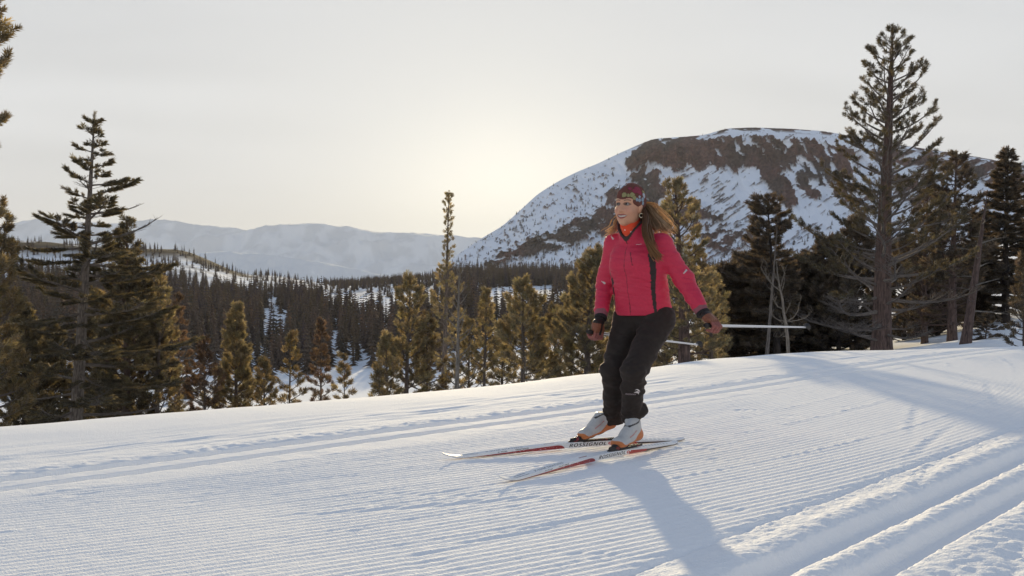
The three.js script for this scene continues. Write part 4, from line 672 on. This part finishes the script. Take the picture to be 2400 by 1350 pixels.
// jacket
const spine = [j.pelvis, j.waist, j.chest, j.neck];
const torsoField = blend([flatCone(j.pelvis.clone().add(V(0, -0.03, 0)), j.waist, 0.202, 0.176, hf, 0.70), flatCone(j.waist, j.chest, 0.176, 0.188, fAx, 0.68), flatCone(j.chest, j.neck.clone().add(V(0, -0.025, 0)), 0.182, 0.082, fAx, 0.66), cone3(j.shR, j.shL, 0.062, 0.062), egg(j.chest.clone().addScaledVector(fAx, 0.075).addScaledVector(sAx, 0.065), V(0.085, 0.08, 0.07)), egg(j.chest.clone().addScaledVector(fAx, 0.075).addScaledVector(sAx, -0.065), V(0.085, 0.08, 0.07))], 0.05);
const armR = blend([cone3(j.shR, j.elR, 0.066, 0.055), cone3(j.elR, j.wrR.clone().lerp(j.elR, 0.20), 0.055, 0.047)], 0.03), armL = blend([cone3(j.shL, j.elL, 0.066, 0.057), cone3(j.elL, j.wrL.clone().lerp(j.elL, 0.20), 0.057, 0.049)], 0.03);
let collarTop = 0;
const collarF = (() => { const a = j.neck.clone().add(V(0, -0.03, 0)), b = hp(0, -0.075, -0.03), g = cone3(a, b, 0.088, 0.090), d = b.clone().sub(a), L = d.length(); d.normalize(); return (x, y, z) => { const px = x - a.x, py = y - a.y, pz = z - a.z, h = px * d.x + py * d.y + pz * d.z, th = Math.atan2(px * sAx.x + pz * sAx.z, px * fAx.x + pz * fAx.z); const topEdge = L * 0.98 - 0.085 * Math.exp(-th * th / 0.35); collarTop = h - topEdge; return smax(Math.abs(g(x, y, z)) - 0.006, h - topEdge, 0.006); }; })();
const along = (p, a, b) => { const d = b.clone().sub(a); return clamp(p.clone().sub(a).dot(d) / d.lengthSq(), -0.2, 1.2); };
const axisAt = (y) => { for (let i = 0; i < 3; i++) if (y <= spine[i + 1].y || i === 2) { const t = (y - spine[i].y) / (spine[i + 1].y - spine[i].y); return [lerp(spine[i].x, spine[i + 1].x, t), lerp(spine[i].z, spine[i + 1].z, t)]; } };
const hemY = (x, z) => j.pelvis.y - 0.008 - 0.055 * ((x - j.pelvis.x) * -1) * 0.6;
const jacketField = (x, y, z) => {
  let d = torsoField(x, y, z); d = smin(d, armR(x, y, z), 0.035); d = smin(d, armL(x, y, z), 0.035); d = smin(d, collarF(x, y, z), 0.012);
  if (d > 0.03 || d < -0.05) return d;
  const w = vn3(x * 9, y * 34, z * 9) - 0.5, w2 = vn3(x * 20 + 3, y * 70, z * 20) - 0.5, quilt = Math.abs(Math.sin(y * 78 + 0.8 * w));
  const w3 = Math.abs(vn3(x * 13 + 40, y * 46 + x * 9, z * 13) - 0.5), elb = Math.exp(-Math.pow((y - j.elL.y) / 0.10, 2)); d += 0.009 * w + 0.004 * w2 - 0.0014 * quilt - (0.006 + 0.010 * elb) * w3;
  d = smax(d, hemY(x, z) - y, 0.01);
  return d;
};
const trimPts = { silver: [[J(1431, 548, 6.46), J(1437, 558, 6.45)], [J(1602, 641, 6.22), J(1612, 632, 6.22)], [J(1410, 660, 6.6), J(1418, 664, 6.58)]] };
const segDist = (x, y, z, [a, b]) => cone3(a, b, 0, 0)(x, y, z);
{
  const g = fieldMesh(jacketField, V(-0.33, 0.80, -0.42), V(0.62, 1.50, 0.42), 0.0052, (x, y, z, nx, ny, nz) => {
    const [ax, az] = axisAt(y), dx = x - ax, dz = z - az, th = Math.atan2(dx * sAx.x + dz * sAx.z, dx * fAx.x + dz * fAx.z), tor = torsoField(x, y, z), arm = Math.min(armR(x, y, z), armL(x, y, z));
    let c = [0.52, 0.026, 0.066]; const f = 0.92 + 0.16 * vn3(x * 160, y * 160, z * 160); const onTorso = tor < arm - 0.002 || arm > 0.03;
    const v = clamp((y - j.pelvis.y) / 0.42, 0, 1);
    if (onTorso && y < j.shL.y - 0.055) { const wL = lerp(0.055, 0.125, v); if (Math.abs(th - lerp(1.05, 1.10, v)) < wL || Math.abs(th + lerp(1.05, 0.98, v)) < wL * 1.2) c = [0.028, 0.018, 0.018]; }
    if (onTorso && Math.abs(th) < 0.016 && y < j.neck.y) c = [0.16, 0.012, 0.022];
    if (onTorso && Math.abs(th - 0.36 + (y - j.chest.y) * 0.9) < 0.020 && y > j.chest.y - 0.03 && y < j.chest.y + 0.055) c = [0.07, 0.012, 0.018];
    if (Math.abs(th) < 0.03 && y > j.neck.y - 0.055 && y < j.neck.y - 0.01) c = [0.04, 0.02, 0.02];
    if (y > j.neck.y - 0.045 && collarF(x, y, z) < 0.006 && nx * dx + nz * dz < 0.02) c = [0.03, 0.018, 0.018];
    if (collarF(x, y, z) < 0.005 && collarTop > -0.020 * (0.4 + Math.exp(-th * th / 0.6)) && y > j.neck.y - 0.06) c = [0.035, 0.020, 0.018];
    for (const s of trimPts.silver) { const k = segDist(x, y, z, s); if (k < 0.055) { const t = cone3(s[0], s[1], 0, 0); const L = s[1].clone().sub(s[0]), q = (x - s[0].x) * L.x + (y - s[0].y) * L.y + (z - s[0].z) * L.z; const u = q / L.lengthSq(), off = Math.abs((x - s[0].x) * L.y - (y - s[0].y) * L.x) / Math.hypot(L.x, L.y); if (u > 0 && u < 1 && off < 0.0022 + 0.0035 * u && nz > 0.1) c = [0.55, 0.52, 0.5]; } }
    return [c[0] * f, c[1] * f, c[2] * f];
  });
  part('jacket', g, cloth(0.55, 0.6), skier);
  const mark = canvasTexture(128, 32, (x) => { x.clearRect(0, 0, 128, 32); x.strokeStyle = 'rgba(225,205,205,0.9)'; x.lineWidth = 5; x.beginPath(); x.moveTo(8, 22); x.bezierCurveTo(30, 4, 60, 30, 90, 14); x.lineTo(120, 12); x.stroke(); });
  part('chest_mark', decal(jacketField, J(1492, 572, 6.26), sAx, UPV, fAx.clone().lerp(V(0, 0, 1), 0.5).normalize(), 0.045, 0.012), new THREE.MeshStandardMaterial({ map: mark, alphaTest: 0.4, roughness: 0.6 }), skier);
}
// neck gaiter
{
  const a = j.neck.clone().add(V(0, -0.045, 0)).addScaledVector(fAx, 0.012), b = hp(0, -0.06, 0.0), g0 = cone3(a, b, 0.064, 0.0665);
  const f = (x, y, z) => { const [p, q, r] = hl(x, y, z); const w = vn3(x * 30, y * 60, z * 30) - 0.5; let d = g0(x, y, z) + 0.004 * w; d = smax(d, (q + 0.092 - 0.42 * (0.05 - r)) * HS, 0.008); return smax(d, j.neck.y - 0.06 - y, 0.01); };
  part('neck_gaiter', fieldMesh(f, j.neck.clone().addScalar(-0.14), j.neck.clone().addScalar(0.16), 0.003, (x, y, z) => { const v = vn3(x * 75, y * 75, z * 75), u = vn3(x * 160 + 9, y * 160, z * 160); return v > 0.80 && u > 0.45 ? [0.8, 0.72, 0.68] : v < 0.2 ? [0.72, 0.20, 0.10] : [0.72, 0.075, 0.03]; }), cloth(0.9, 0.3), skier);
}
// trousers
const trouserField = (() => {
  const legR = blend([cone3(j.hipR, j.knR, 0.102, 0.071), cone3(j.knR, j.anR.clone().add(V(0, 0.02, 0)), 0.071, 0.064)], 0.04), legL = blend([cone3(j.hipL, j.knL, 0.104, 0.074), cone3(j.knL, j.anL.clone().add(V(0, 0.03, 0)), 0.074, 0.063), egg(j.anL.clone().add(V(0.045, 0.075, 0.0)), V(0.052, 0.05, 0.055))], 0.035);
  const seat = flatCone(j.hipR.clone().lerp(j.hipL, 0.1).add(V(0, 0.035, 0)), j.hipL.clone().lerp(j.hipR, 0.1).add(V(0, 0.035, 0)), 0.112, 0.112, hf, 0.92), top = flatCone(j.pelvis, j.waist, 0.165, 0.14, hf, 0.7);
  return (x, y, z) => {
    let d = Math.min(legR(x, y, z), legL(x, y, z)); d = smin(d, smin(seat(x, y, z), top(x, y, z), 0.04), 0.045);
    if (d > 0.03 || d < -0.05) return d;
    const knee = Math.exp(-Math.pow((y - j.knL.y + 0.06) / 0.14, 2)), low = sstep(0.42, 0.16, y), w = vn3(x * 14, y * 30 + x * 10, z * 14) - 0.5, w2 = vn3(x * 30 + 5, y * 55, z * 30) - 0.5, w3 = Math.abs(vn3(x * 9 + 2, y * 26 - x * 8, z * 9) - 0.5);
    d += 0.016 * w * (0.5 + knee) + 0.010 * w2 * (0.5 + low) - 0.020 * w3 * (0.4 + low + knee);
    return smax(d, 0.150 - y + 0.02 * (vn3(x * 25, 0, z * 25) - 0.5), 0.012);
  };
})();
{
  part('trousers', fieldMesh(trouserField, V(-0.30, 0.10, -0.35), V(0.45, 1.10, 0.42), 0.0055, (x, y, z) => { const f = 0.85 + 0.3 * vn3(x * 60, y * 60, z * 60); return [0.024 * f, 0.017 * f, 0.014 * f]; }), cloth(0.8, 0.35), skier);
  const logo = canvasTexture(256, 160, (x) => { x.clearRect(0, 0, 256, 160); x.fillStyle = 'rgba(205,196,196,1)'; x.beginPath(); x.moveTo(130, 40); x.quadraticCurveTo(170, -10, 225, 62); x.lineTo(190, 50); x.lineTo(160, 30); x.closePath(); x.fill(); x.beginPath(); x.moveTo(120, 74); x.lineTo(170, 52); x.lineTo(228, 72); x.lineTo(200, 76); x.lineTo(212, 110); x.lineTo(184, 86); x.closePath(); x.fill(); x.font = 'italic bold 30px sans-serif'; x.fillStyle = 'rgba(150,135,138,1)'; x.fillText('ROSSIGNOL', 2, 116, 160); });
  part('shin_mark', decal(trouserField, J(1487, 921, 6.2), V(0.96, 0.0, -0.2).normalize(), UPV, V(0.1, 0, 1).normalize(), 0.10, 0.065), new THREE.MeshStandardMaterial({ map: logo, alphaTest: 0.35, roughness: 0.6 }), skier);
}
// hair: locks of many strands
{
  const hairMat = new THREE.MeshPhysicalMaterial({ vertexColors: true, roughness: 0.9, transmission: 0.55, thickness: 0, specularIntensity: 0.25 }), rr = mulberry(19), geos = [];
  const lock = (guide, n, spread, tone, w0 = 0.0032) => {
    const C = new THREE.CatmullRomCurve3(guide.map(([px, py, D]) => J(px, py, D)));
    for (let i = 0; i < n; i++) {
      const a = rr() * 6.283, q = Math.sqrt(rr()), o1 = V(Math.cos(a), Math.sin(a) * 0.7, Math.sin(a)).multiplyScalar(q), o2 = V(rr() - 0.5, rr() - 0.5, rr() - 0.5), end = 0.72 + 0.33 * rr(), pts = [], rad = [], ph = rr() * 6;
      for (let k = 0; k <= 9; k++) { const t = Math.min(1, k / 9 * end), wd = spread[0] + (spread[1] - spread[0]) * Math.sin(t * 2.4) * (1 - 0.35 * t); pts.push(C.getPoint(t).addScaledVector(o1, wd).addScaledVector(o2, 0.045 * t * t).add(V(0.008 * Math.sin(t * 10 + ph * 0.4), 0.003 * Math.sin(t * 7), 0.006 * Math.cos(t * 7 + ph)))); rad.push(w0 * (0.5 + rr() * 0.2 + 0.5 * Math.sin(Math.min(1, t * 1.15) * 2.9)) * (k === 9 ? 0.3 : 1)); }
      const g = tube(pts, rad, 4), N = g.attributes.position.count, col = new Float32Array(N * 3), b = 0.7 + 0.6 * rr();
      for (let v = 0; v < N; v++) { const t = Math.floor(v / 5) / 9; for (let c = 0; c < 3; c++) col[v * 3 + c] = b * lerp(tone[0][c], tone[1][c], t * t); }
      g.setAttribute('color', new THREE.BufferAttribute(col, 3)); geos.push(g);
    }
  };
  const brown = [[0.17, 0.078, 0.038], [0.44, 0.24, 0.11]], blond = [[0.36, 0.225, 0.125], [0.76, 0.56, 0.35]], fair = [[0.55, 0.36, 0.18], [0.80, 0.60, 0.36]];
  lock([[1506, 488, 6.34], [1514, 512, 6.28], [1514, 545, 6.19], [1521, 575, 6.15], [1536, 596, 6.155], [1553, 610, 6.16]], 100, [0.010, 0.019], brown);
  lock([[1504, 492, 6.38], [1519, 525, 6.30], [1522, 560, 6.20], [1534, 588, 6.155]], 60, [0.012, 0.022], brown);
  lock([[1511, 480, 6.42], [1528, 493, 6.42], [1543, 515, 6.40], [1555, 532, 6.36], [1574, 548, 6.34]], 110, [0.010, 0.030], blond, 0.0026);
  lock([[1508, 480, 6.45], [1524, 500, 6.46], [1532, 530, 6.42], [1545, 548, 6.36]], 90, [0.014, 0.036], blond, 0.0024);
  lock([[1500, 485, 6.46], [1506, 520, 6.46], [1512, 548, 6.42]], 100, [0.03, 0.05], brown);
  lock([[1462, 498, 6.47], [1449, 518, 6.50], [1440, 534, 6.50], [1428, 548, 6.49]], 46, [0.008, 0.020], blond, 0.0024);
  lock([[1508, 476, 6.44], [1534, 488, 6.43], [1552, 512, 6.42], [1566, 528, 6.40], [1586, 546, 6.38]], 46, [0.012, 0.070], fair, 0.0014);
  lock([[1462, 494, 6.47], [1445, 515, 6.50], [1434, 532, 6.50], [1420, 548, 6.49]], 14, [0.006, 0.04], fair, 0.0015);
  part('hair', mergeGeometries(geos), hairMat, skier);
}
// gloved hands round the pole grips
const POLE = { R: { hand: J(1394, 779, 6.47), tip: J(1645, 809, 7.62) }, L: { hand: J(1667, 763, 6.13), tip: J(1896, 767, 7.42) } };
for (const side of ['R', 'L']) {
  const C = POLE[side].hand, a = POLE[side].tip.clone().sub(C).normalize(), wr = j['wr' + side], el = j['el' + side], w = C.clone().sub(wr); w.addScaledVector(a, -w.dot(a)).normalize(); const n = V().crossVectors(w, a).normalize(); if (n.z < 0) n.negate();
  const GS = 1.24, P = (u, v, t) => C.clone().addScaledVector(a, u * GS).addScaledVector(w, v * GS).addScaledVector(n, t * GS);
  const prims = [blend([cone3(P(-0.028, -0.022, 0.017), P(0.030, -0.022, 0.017), 0.022, 0.022), cone3(P(-0.022, -0.05, 0.012), P(0.022, -0.05, 0.012), 0.023, 0.023), cone3(P(-0.01, -0.035, 0.010), wr, 0.029, 0.031)], 0.02)];
  const fingers = []; [[-0.033, 0.0100, 0.82], [-0.011, 0.0112, 0.97], [0.012, 0.0116, 1.0], [0.035, 0.0112, 0.93]].forEach(([u, r, s]) => fingers.push(blend([cone3(P(u * 0.95, -0.012, 0.024), P(u, 0.026 * s, 0.023), r * 1.08, r), cone3(P(u, 0.026 * s, 0.023), P(u * 0.98, 0.034 * s, -0.004), r, r * 0.95), cone3(P(u * 0.98, 0.034 * s, -0.004), P(u * 0.96, 0.016 * s, -0.020), r * 0.95, r * 0.85)], 0.006)));
  const thumb = blend([cone3(P(0.030, -0.045, 0.004), P(0.050, -0.018, -0.010), 0.0125, 0.0105), cone3(P(0.050, -0.018, -0.010), P(0.040, 0.010, -0.020), 0.0105, 0.009)], 0.008);
  const f = (x, y, z) => { let d = prims[0](x, y, z); for (const g of fingers) d = smin(d, g(x, y, z), 0.0055); return smin(d, thumb(x, y, z), 0.010); };
  const lo = C.clone().addScalar(-0.115), hi = C.clone().addScalar(0.115), fore = el.clone().sub(wr).normalize();
  const gl = part('glove', fieldMesh(f, lo, hi, 0.0028, (x, y, z) => { const q = 0.85 + 0.3 * vn3(x * 120, y * 120, z * 120), v = (x - C.x) * w.x + (y - C.y) * w.y + (z - C.z) * w.z, u = (x - C.x) * a.x + (y - C.y) * a.y + (z - C.z) * a.z; const dk = v < -0.062 || (side === 'R' && Math.abs(u - 0.004) < 0.011 && v < 0.012); return dk ? [0.022 * q, 0.016 * q, 0.014 * q] : v > 0.0 ? [0.25 * q, 0.085 * q, 0.07 * q] : [0.20 * q, 0.072 * q, 0.040 * q]; }), cloth(0.6, 0.2), skier);
  // knitted cuff and its black strap
  const c0 = wr.clone().addScaledVector(fore, -0.014), c1 = wr.clone().addScaledVector(fore, 0.050);
  const cu = (r0, r1, q) => (x, y, z) => { const h = (x - wr.x) * fore.x + (y - wr.y) * fore.y + (z - wr.z) * fore.z; return smax(cone3(c0, c1, r0, r1)(x, y, z) + 0.003 * (vn3(x * 50, y * 50, z * 50) - 0.5), Math.max(q[0] - h, h - q[1]), 0.004); };
  part('cuff', fieldMesh(cu(0.040, 0.046, [-0.004, 0.060]), wr.clone().addScalar(-0.11), wr.clone().addScalar(0.11), 0.0035, () => [0.24, 0.085, 0.10]), cloth(0.85, 0.3), gl);
  part('wrist_strap', fieldMesh(cu(0.042, 0.044, [-0.026, -0.002]), wr.clone().addScalar(-0.11), wr.clone().addScalar(0.11), 0.0035, () => [0.018, 0.014, 0.014]), cloth(0.8), gl);
}

// ---------------------------------------------------------------- ski poles (things of their own, held in the hands)
for (const side of ['R', 'L']) {
  const C = POLE[side].hand.clone().add(BASE), tip = POLE[side].tip.clone().add(BASE), a = tip.clone().sub(C), L = a.length(); a.normalize();
  const t = thing('ski_pole', side === 'L' ? 'silver ski pole trailing from the skier\u2019s outstretched bare-knuckled glove, seen against the dark trees' : 'ski pole in the skier\u2019s hanging hand, passing behind the thighs to its basket', 'ski pole');
  t.position.copy(C); const P = (s) => a.clone().multiplyScalar(s);
  part('shaft', tube([P(-0.05), P(0.3), P(0.8), P(L - 0.03)], [0.0085, 0.0085, 0.0075, 0.0058], 14), new THREE.MeshStandardMaterial({ color: new THREE.Color(0.62, 0.62, 0.64), metalness: 0.75, roughness: 0.28 }), t);
  part('grip', tube([P(-0.088), P(-0.084), P(-0.07), P(-0.02), P(0.05), P(0.058)], [0.004, 0.013, 0.0155, 0.013, 0.012, 0.009], 14), new THREE.MeshStandardMaterial({ color: new THREE.Color(0.022, 0.018, 0.016), roughness: 0.8 }), t);
  part('tip', tube([P(L - 0.04), P(L - 0.02), P(L)], [0.0066, 0.006, 0.0015], 10), new THREE.MeshStandardMaterial({ color: new THREE.Color(0.05, 0.045, 0.04), roughness: 0.5 }), t);
  const bs = new THREE.LatheGeometry([[0.007, 0.022], [0.010, 0.018], [0.016, 0.006], [0.030, -0.004], [0.031, -0.007], [0.014, 0.000], [0.007, 0.004]].map(([x, y]) => new THREE.Vector2(x, y)), 20, 0, 4.2);
  const b = part('basket', bs, new THREE.MeshStandardMaterial({ color: new THREE.Color(0.03, 0.025, 0.022), roughness: 0.6, side: THREE.DoubleSide }), t);
  b.position.copy(P(L - 0.05)); b.quaternion.setFromUnitVectors(V(0, -1, 0), a);
}

// ---------------------------------------------------------------- skis and boots
const ends = { R: [[1040, 1079], [1600, 1034]], L: [[1190, 1132], [1572, 1045]] };
const onSnow = ([px, py]) => { const d = V((px - 1200) / FOCAL, (675 - py) / FOCAL, -1).applyEuler(camera.rotation); return camera.position.clone().addScaledVector(d, -camera.position.y / d.y); };
const SKI_L = 1.76;
function skiArt(name) {                               // one long strip: near side, top, far side
  return canvasTexture(2048, 192, (x, w, h) => {
    x.fillStyle = '#dcdee0'; x.fillRect(0, 0, w, h);
    const side = (y0, flip) => {
      x.save(); if (flip) { x.translate(0, y0 + 64); x.scale(1, -1); } else x.translate(0, y0);   // in here y runs from the top edge (0) to the base (64)
      x.fillStyle = '#d9dbdd'; x.fillRect(0, 0, w, 64);
      x.fillStyle = '#8f1d1c'; x.beginPath(); x.moveTo(60, 64); x.lineTo(320, 46); x.lineTo(905, 18); x.quadraticCurveTo(960, 20, 968, 64); x.closePath(); x.fill();
      x.fillStyle = '#a32a22'; x.beginPath(); x.moveTo(1370, 64); x.lineTo(1395, 14); x.lineTo(1600, 30); x.lineTo(1800, 64); x.closePath(); x.fill();
      x.fillStyle = '#3a2422'; x.fillRect(1600, 34, 448, 30); x.fillStyle = '#551818'; x.fillRect(0, 56, 700, 8);
      x.fillStyle = '#231f20'; x.font = 'italic bold 58px sans-serif'; x.save(); x.translate(1000, 54); x.scale(1, 1); x.fillText('ROSSIGNOL', 0, 0, 330); x.restore();
      x.fillStyle = '#b0251f'; x.beginPath(); x.arc(1362, 34, 20, 0, 7); x.fill(); x.fillStyle = '#e8e4e2'; x.font = 'bold 30px sans-serif'; x.fillText('R', 1352, 46);
      x.fillStyle = '#4b4a4d'; x.font = 'bold 26px sans-serif'; x.fillText('X-IUM', 420, 30, 120); x.fillText('SKATING', 560, 26, 170); x.restore();
    };
    side(0, true); side(128, false);
    x.fillStyle = '#dfe2e5'; x.fillRect(0, 64, w, 64); x.fillStyle = '#6d7379'; x.font = 'bold 40px sans-serif'; x.save(); x.translate(330, 80); x.scale(1, -1); x.fillText('X-IUM SKATING', 0, 0, 420); x.restore(); x.fillStyle = '#8a8f95'; x.fillRect(120, 72, 150, 10); x.fillRect(140, 100, 110, 10); x.fillStyle = '#7c2320'; x.fillRect(800, 92, 90, 12);
    x.fillStyle = '#a9adb2'; for (let i = 0; i < 9; i++) x.fillRect(1560 + i * 40, 78, 26, 30);
    const r = mulberry(name === 'R' ? 3 : 4); x.fillStyle = 'rgba(245,247,250,0.9)'; for (let i = 0; i < 700; i++) { const px = r() * 900; x.fillRect(px, r() * 192, 2 + r() * 5, 1 + r() * 3); }
  });
}
const skiFrame = {};
for (const side of ['R', 'L']) {
  const A = onSnow(ends[side][0]), Bp = onSnow(ends[side][1]), dir = A.clone().sub(Bp).setY(0).normalize(), mid = A.clone().lerp(Bp, 0.5), right = V().crossVectors(dir, UPV).normalize();
  const t = thing('ski', side === 'R' ? 'white and red skate ski under the skier\u2019s farther boot, pointing across the picture' : 'white and red skate ski under the skier\u2019s front boot, its tip closer to the camera', 'ski');
  mid.y = 0.004; t.position.copy(mid);
  const tilt = side === 'L' ? 0.30 : 0.16;                              // each ski is rolled a little on its edge, towards the camera
  const nearSign = right.z > 0 ? 1 : -1, n = 90, pos = [], uv = [], idx = [];
  const rl = right.clone().multiplyScalar(nearSign), rU = UPV.clone().multiplyScalar(Math.cos(tilt)).addScaledVector(rl, Math.sin(tilt)), rR = rl.clone().multiplyScalar(Math.cos(tilt)).addScaledVector(UPV, -Math.sin(tilt));
  skiFrame[side] = { mid, dir, right: rl, up: rU, thick: 0 };
  for (let i = 0; i <= n; i++) {
    const s = i / n, x = (0.5 - s) * SKI_L;                             // s 0 at the tip
    const wide = 0.022 * Math.min(1, Math.sqrt(Math.max(0.02, s) / 0.10)) * (s > 0.985 ? 1 - (s - 0.985) * 25 : 1), th = (0.007 + 0.027 * Math.pow(Math.max(0, Math.sin(clamp((s - 0.02) / 0.96, 0, 1) * Math.PI)), 0.8)), camber = 0.012 * Math.sin(s * Math.PI) * Math.sin(s * Math.PI), up = 0.034 * Math.pow(Math.max(0, 1 - s / 0.085), 2) + 0.008 * Math.max(0, (s - 0.97) / 0.03), y = camber + up + 0.002 + wide * Math.sin(tilt);
    const put = (w, h, v) => { const p = dir.clone().multiplyScalar(x).addScaledVector(UPV, y).addScaledVector(rR, w).addScaledVector(rU, h); pos.push(p.x, p.y, p.z); uv.push(s, v); };
    // base edge near, top near | top near, top far | top far, base far | base far, base near
    const tw = wide * 0.80; put(wide, 0, 0); put(tw, th, 1 / 3); put(tw, th, 1 / 3 + 0.002); put(-tw, th, 2 / 3 - 0.002); put(-tw, th, 2 / 3); put(-wide, 0, 0.997); put(-wide, 0, 0.005); put(wide, 0, 0.005);
  }
  for (let i = 0; i < n; i++) for (const k of [0, 2, 4, 6]) { const a = i * 8 + k, b = a + 1, c = a + 8, d = c + 1; idx.push(a, b, c, b, d, c); }
  for (const q of [0, n * 8]) { idx.push(q, q + 1, q + 3, q, q + 3, q + 5); }
  const g = new THREE.BufferGeometry(); g.setAttribute('position', new THREE.Float32BufferAttribute(pos, 3)); g.setAttribute('uv', new THREE.Float32BufferAttribute(uv.map((v, i) => v), 2)); g.setIndex(idx); const flat = g.toNonIndexed(); flat.computeVertexNormals();
  const tex = skiArt(side); tex.flipY = false; tex.anisotropy = 8;
  part('ski_body', flat, new THREE.MeshPhysicalMaterial({ map: tex, roughness: 0.35, clearcoat: 0.4, clearcoatRoughness: 0.3, side: THREE.DoubleSide }), t);
  // the binding: a wedge-shaped plate with a lever in front of the boot and two rails under it
  const foot = side === 'R' ? onSnow([1374, 1056]) : onSnow([1432, 1072]);
  const fx = foot.clone().sub(mid).dot(dir); skiFrame[side].toe = fx;
  const bp = (x, y, z) => dir.clone().multiplyScalar(fx + x).addScaledVector(UPV, 0.018 + y + 0.02 * Math.sin(tilt)).addScaledVector(rU, 0.030).addScaledVector(rl, z);
  const bf = blend([cone3(bp(0.10, -0.004, 0), bp(0.0, 0.012, 0), 0.010, 0.020), cone3(bp(0.03, 0.022, -0.012), bp(0.03, 0.022, 0.012), 0.012, 0.012), cone3(bp(0.055, 0.020, 0), bp(0.085, 0.018, 0), 0.007, 0.006), cone3(bp(0, 0, -0.013), bp(-0.24, 0, -0.013), 0.008, 0.007), cone3(bp(0, 0, 0.013), bp(-0.24, 0, 0.013), 0.008, 0.007)], 0.012);
  const lo = bp(-0.07, 0, 0).addScalar(-0.25), hi = bp(-0.07, 0, 0).addScalar(0.25); lo.y = bp(0, 0, 0).y - 0.05; hi.y = bp(0, 0, 0).y + 0.07;
  part('binding', fieldMesh(bf, lo, hi, 0.004, (x, y, z) => vn3(x * 60, y * 60, z * 60) > 0.72 ? [0.20, 0.03, 0.03] : [0.020, 0.017, 0.017]), cloth(0.45), t);
}
for (const side of ['R', 'L']) {
  const { mid, dir, right, toe } = skiFrame[side], an = j['an' + side].clone().add(BASE), pitch = side === 'R' ? 0.26 : 0.10, fd = dir.clone();
  // foot frame: origin at the toe pivot on the binding, x back along the sole, y up from it
  const o = mid.clone().addScaledVector(dir, toe + 0.005).add(V(0, 0.062, 0)).sub(BASE), back = fd.clone().negate().multiplyScalar(Math.cos(pitch)).add(V(0, Math.sin(pitch), 0)), upB = fd.clone().multiplyScalar(Math.sin(pitch)).add(V(0, Math.cos(pitch), 0));
  const P = (x, y, z) => o.clone().addScaledVector(back, x).addScaledVector(upB, y).addScaledVector(right, z), cuffTop = an.sub(BASE).add(V(0, 0.035, 0));
  const core = blend([cone3(P(0.030, 0.022, 0), P(0.13, 0.036, 0), 0.033, 0.042), cone3(P(0.13, 0.036, 0), P(0.235, 0.030, 0), 0.042, 0.037), cone3(P(0.10, 0.055, 0), P(0.185, 0.105, 0), 0.030, 0.044), cone3(P(0.205, 0.06, 0), cuffTop, 0.040, 0.056), egg(P(0.035, 0.018, 0), V(0.05, 0.03, 0.038))], 0.035);
  const L = (x, y, z) => { const px = x - o.x, py = y - o.y, pz = z - o.z; return [px * back.x + py * back.y + pz * back.z, px * upB.x + py * upB.y + pz * upB.z, px * right.x + py * right.y + pz * right.z]; };
  const f = (x, y, z) => { const [a, b] = L(x, y, z); let d = core(x, y, z); d = smax(d, -0.008 - b, 0.006); d = smax(d, y - cuffTop.y - 0.02, 0.01); return d + 0.003 * (vn3(x * 40, y * 40, z * 40) - 0.5); };
  const orange = (a, b) => b < 0.013 + 0.07 * sstep(0.10, 0.26, a) + 0.03 * sstep(0.04, 0.0, a) || a > 0.262 - 0.02 * b;
  const lo = P(0.13, 0.08, 0).addScalar(-0.24), hi = P(0.13, 0.08, 0).addScalar(0.24);
  const boot = part('boot', fieldMesh(f, lo, hi, 0.0036, (x, y, z) => { const [a, b, c] = L(x, y, z); const q = 0.94 + 0.1 * vn3(x * 90, y * 90, z * 90); if (b < 0.001) return [0.05, 0.03, 0.025]; if (orange(a, b)) return [0.50 * q, 0.165 * q, 0.055 * q]; const seam = Math.abs(b - 0.125 - 0.22 * (a - 0.2)) < 0.0042 && a > 0.12; if (seam) return [0.05, 0.045, 0.045]; if (a > 0.13 && Math.abs(c) < 0.013 && b > 0.11 && a < 0.19) return [0.42, 0.43, 0.45]; return [0.46 * q, 0.46 * q, 0.46 * q]; }), cloth(0.42, 0), skier);
  const txt = canvasTexture(256, 32, (x) => { x.clearRect(0, 0, 256, 32); x.fillStyle = 'rgba(190,60,45,1)'; x.font = 'italic bold 24px sans-serif'; x.fillText('ROSSIGNOL X-IUM', 4, 24, 248); });
  part('boot_mark', decal(f, P(0.135, 0.062, 0.03), back.clone().addScaledVector(upB, 0.35).normalize(), upB.clone().addScaledVector(back, -0.35).normalize(), right.clone().add(V(0, 0.15, 0)).normalize(), 0.10, 0.012, 18, 6), new THREE.MeshStandardMaterial({ map: txt, alphaTest: 0.35, roughness: 0.6, side: THREE.DoubleSide }), boot);
}
renderer.render(scene, camera);
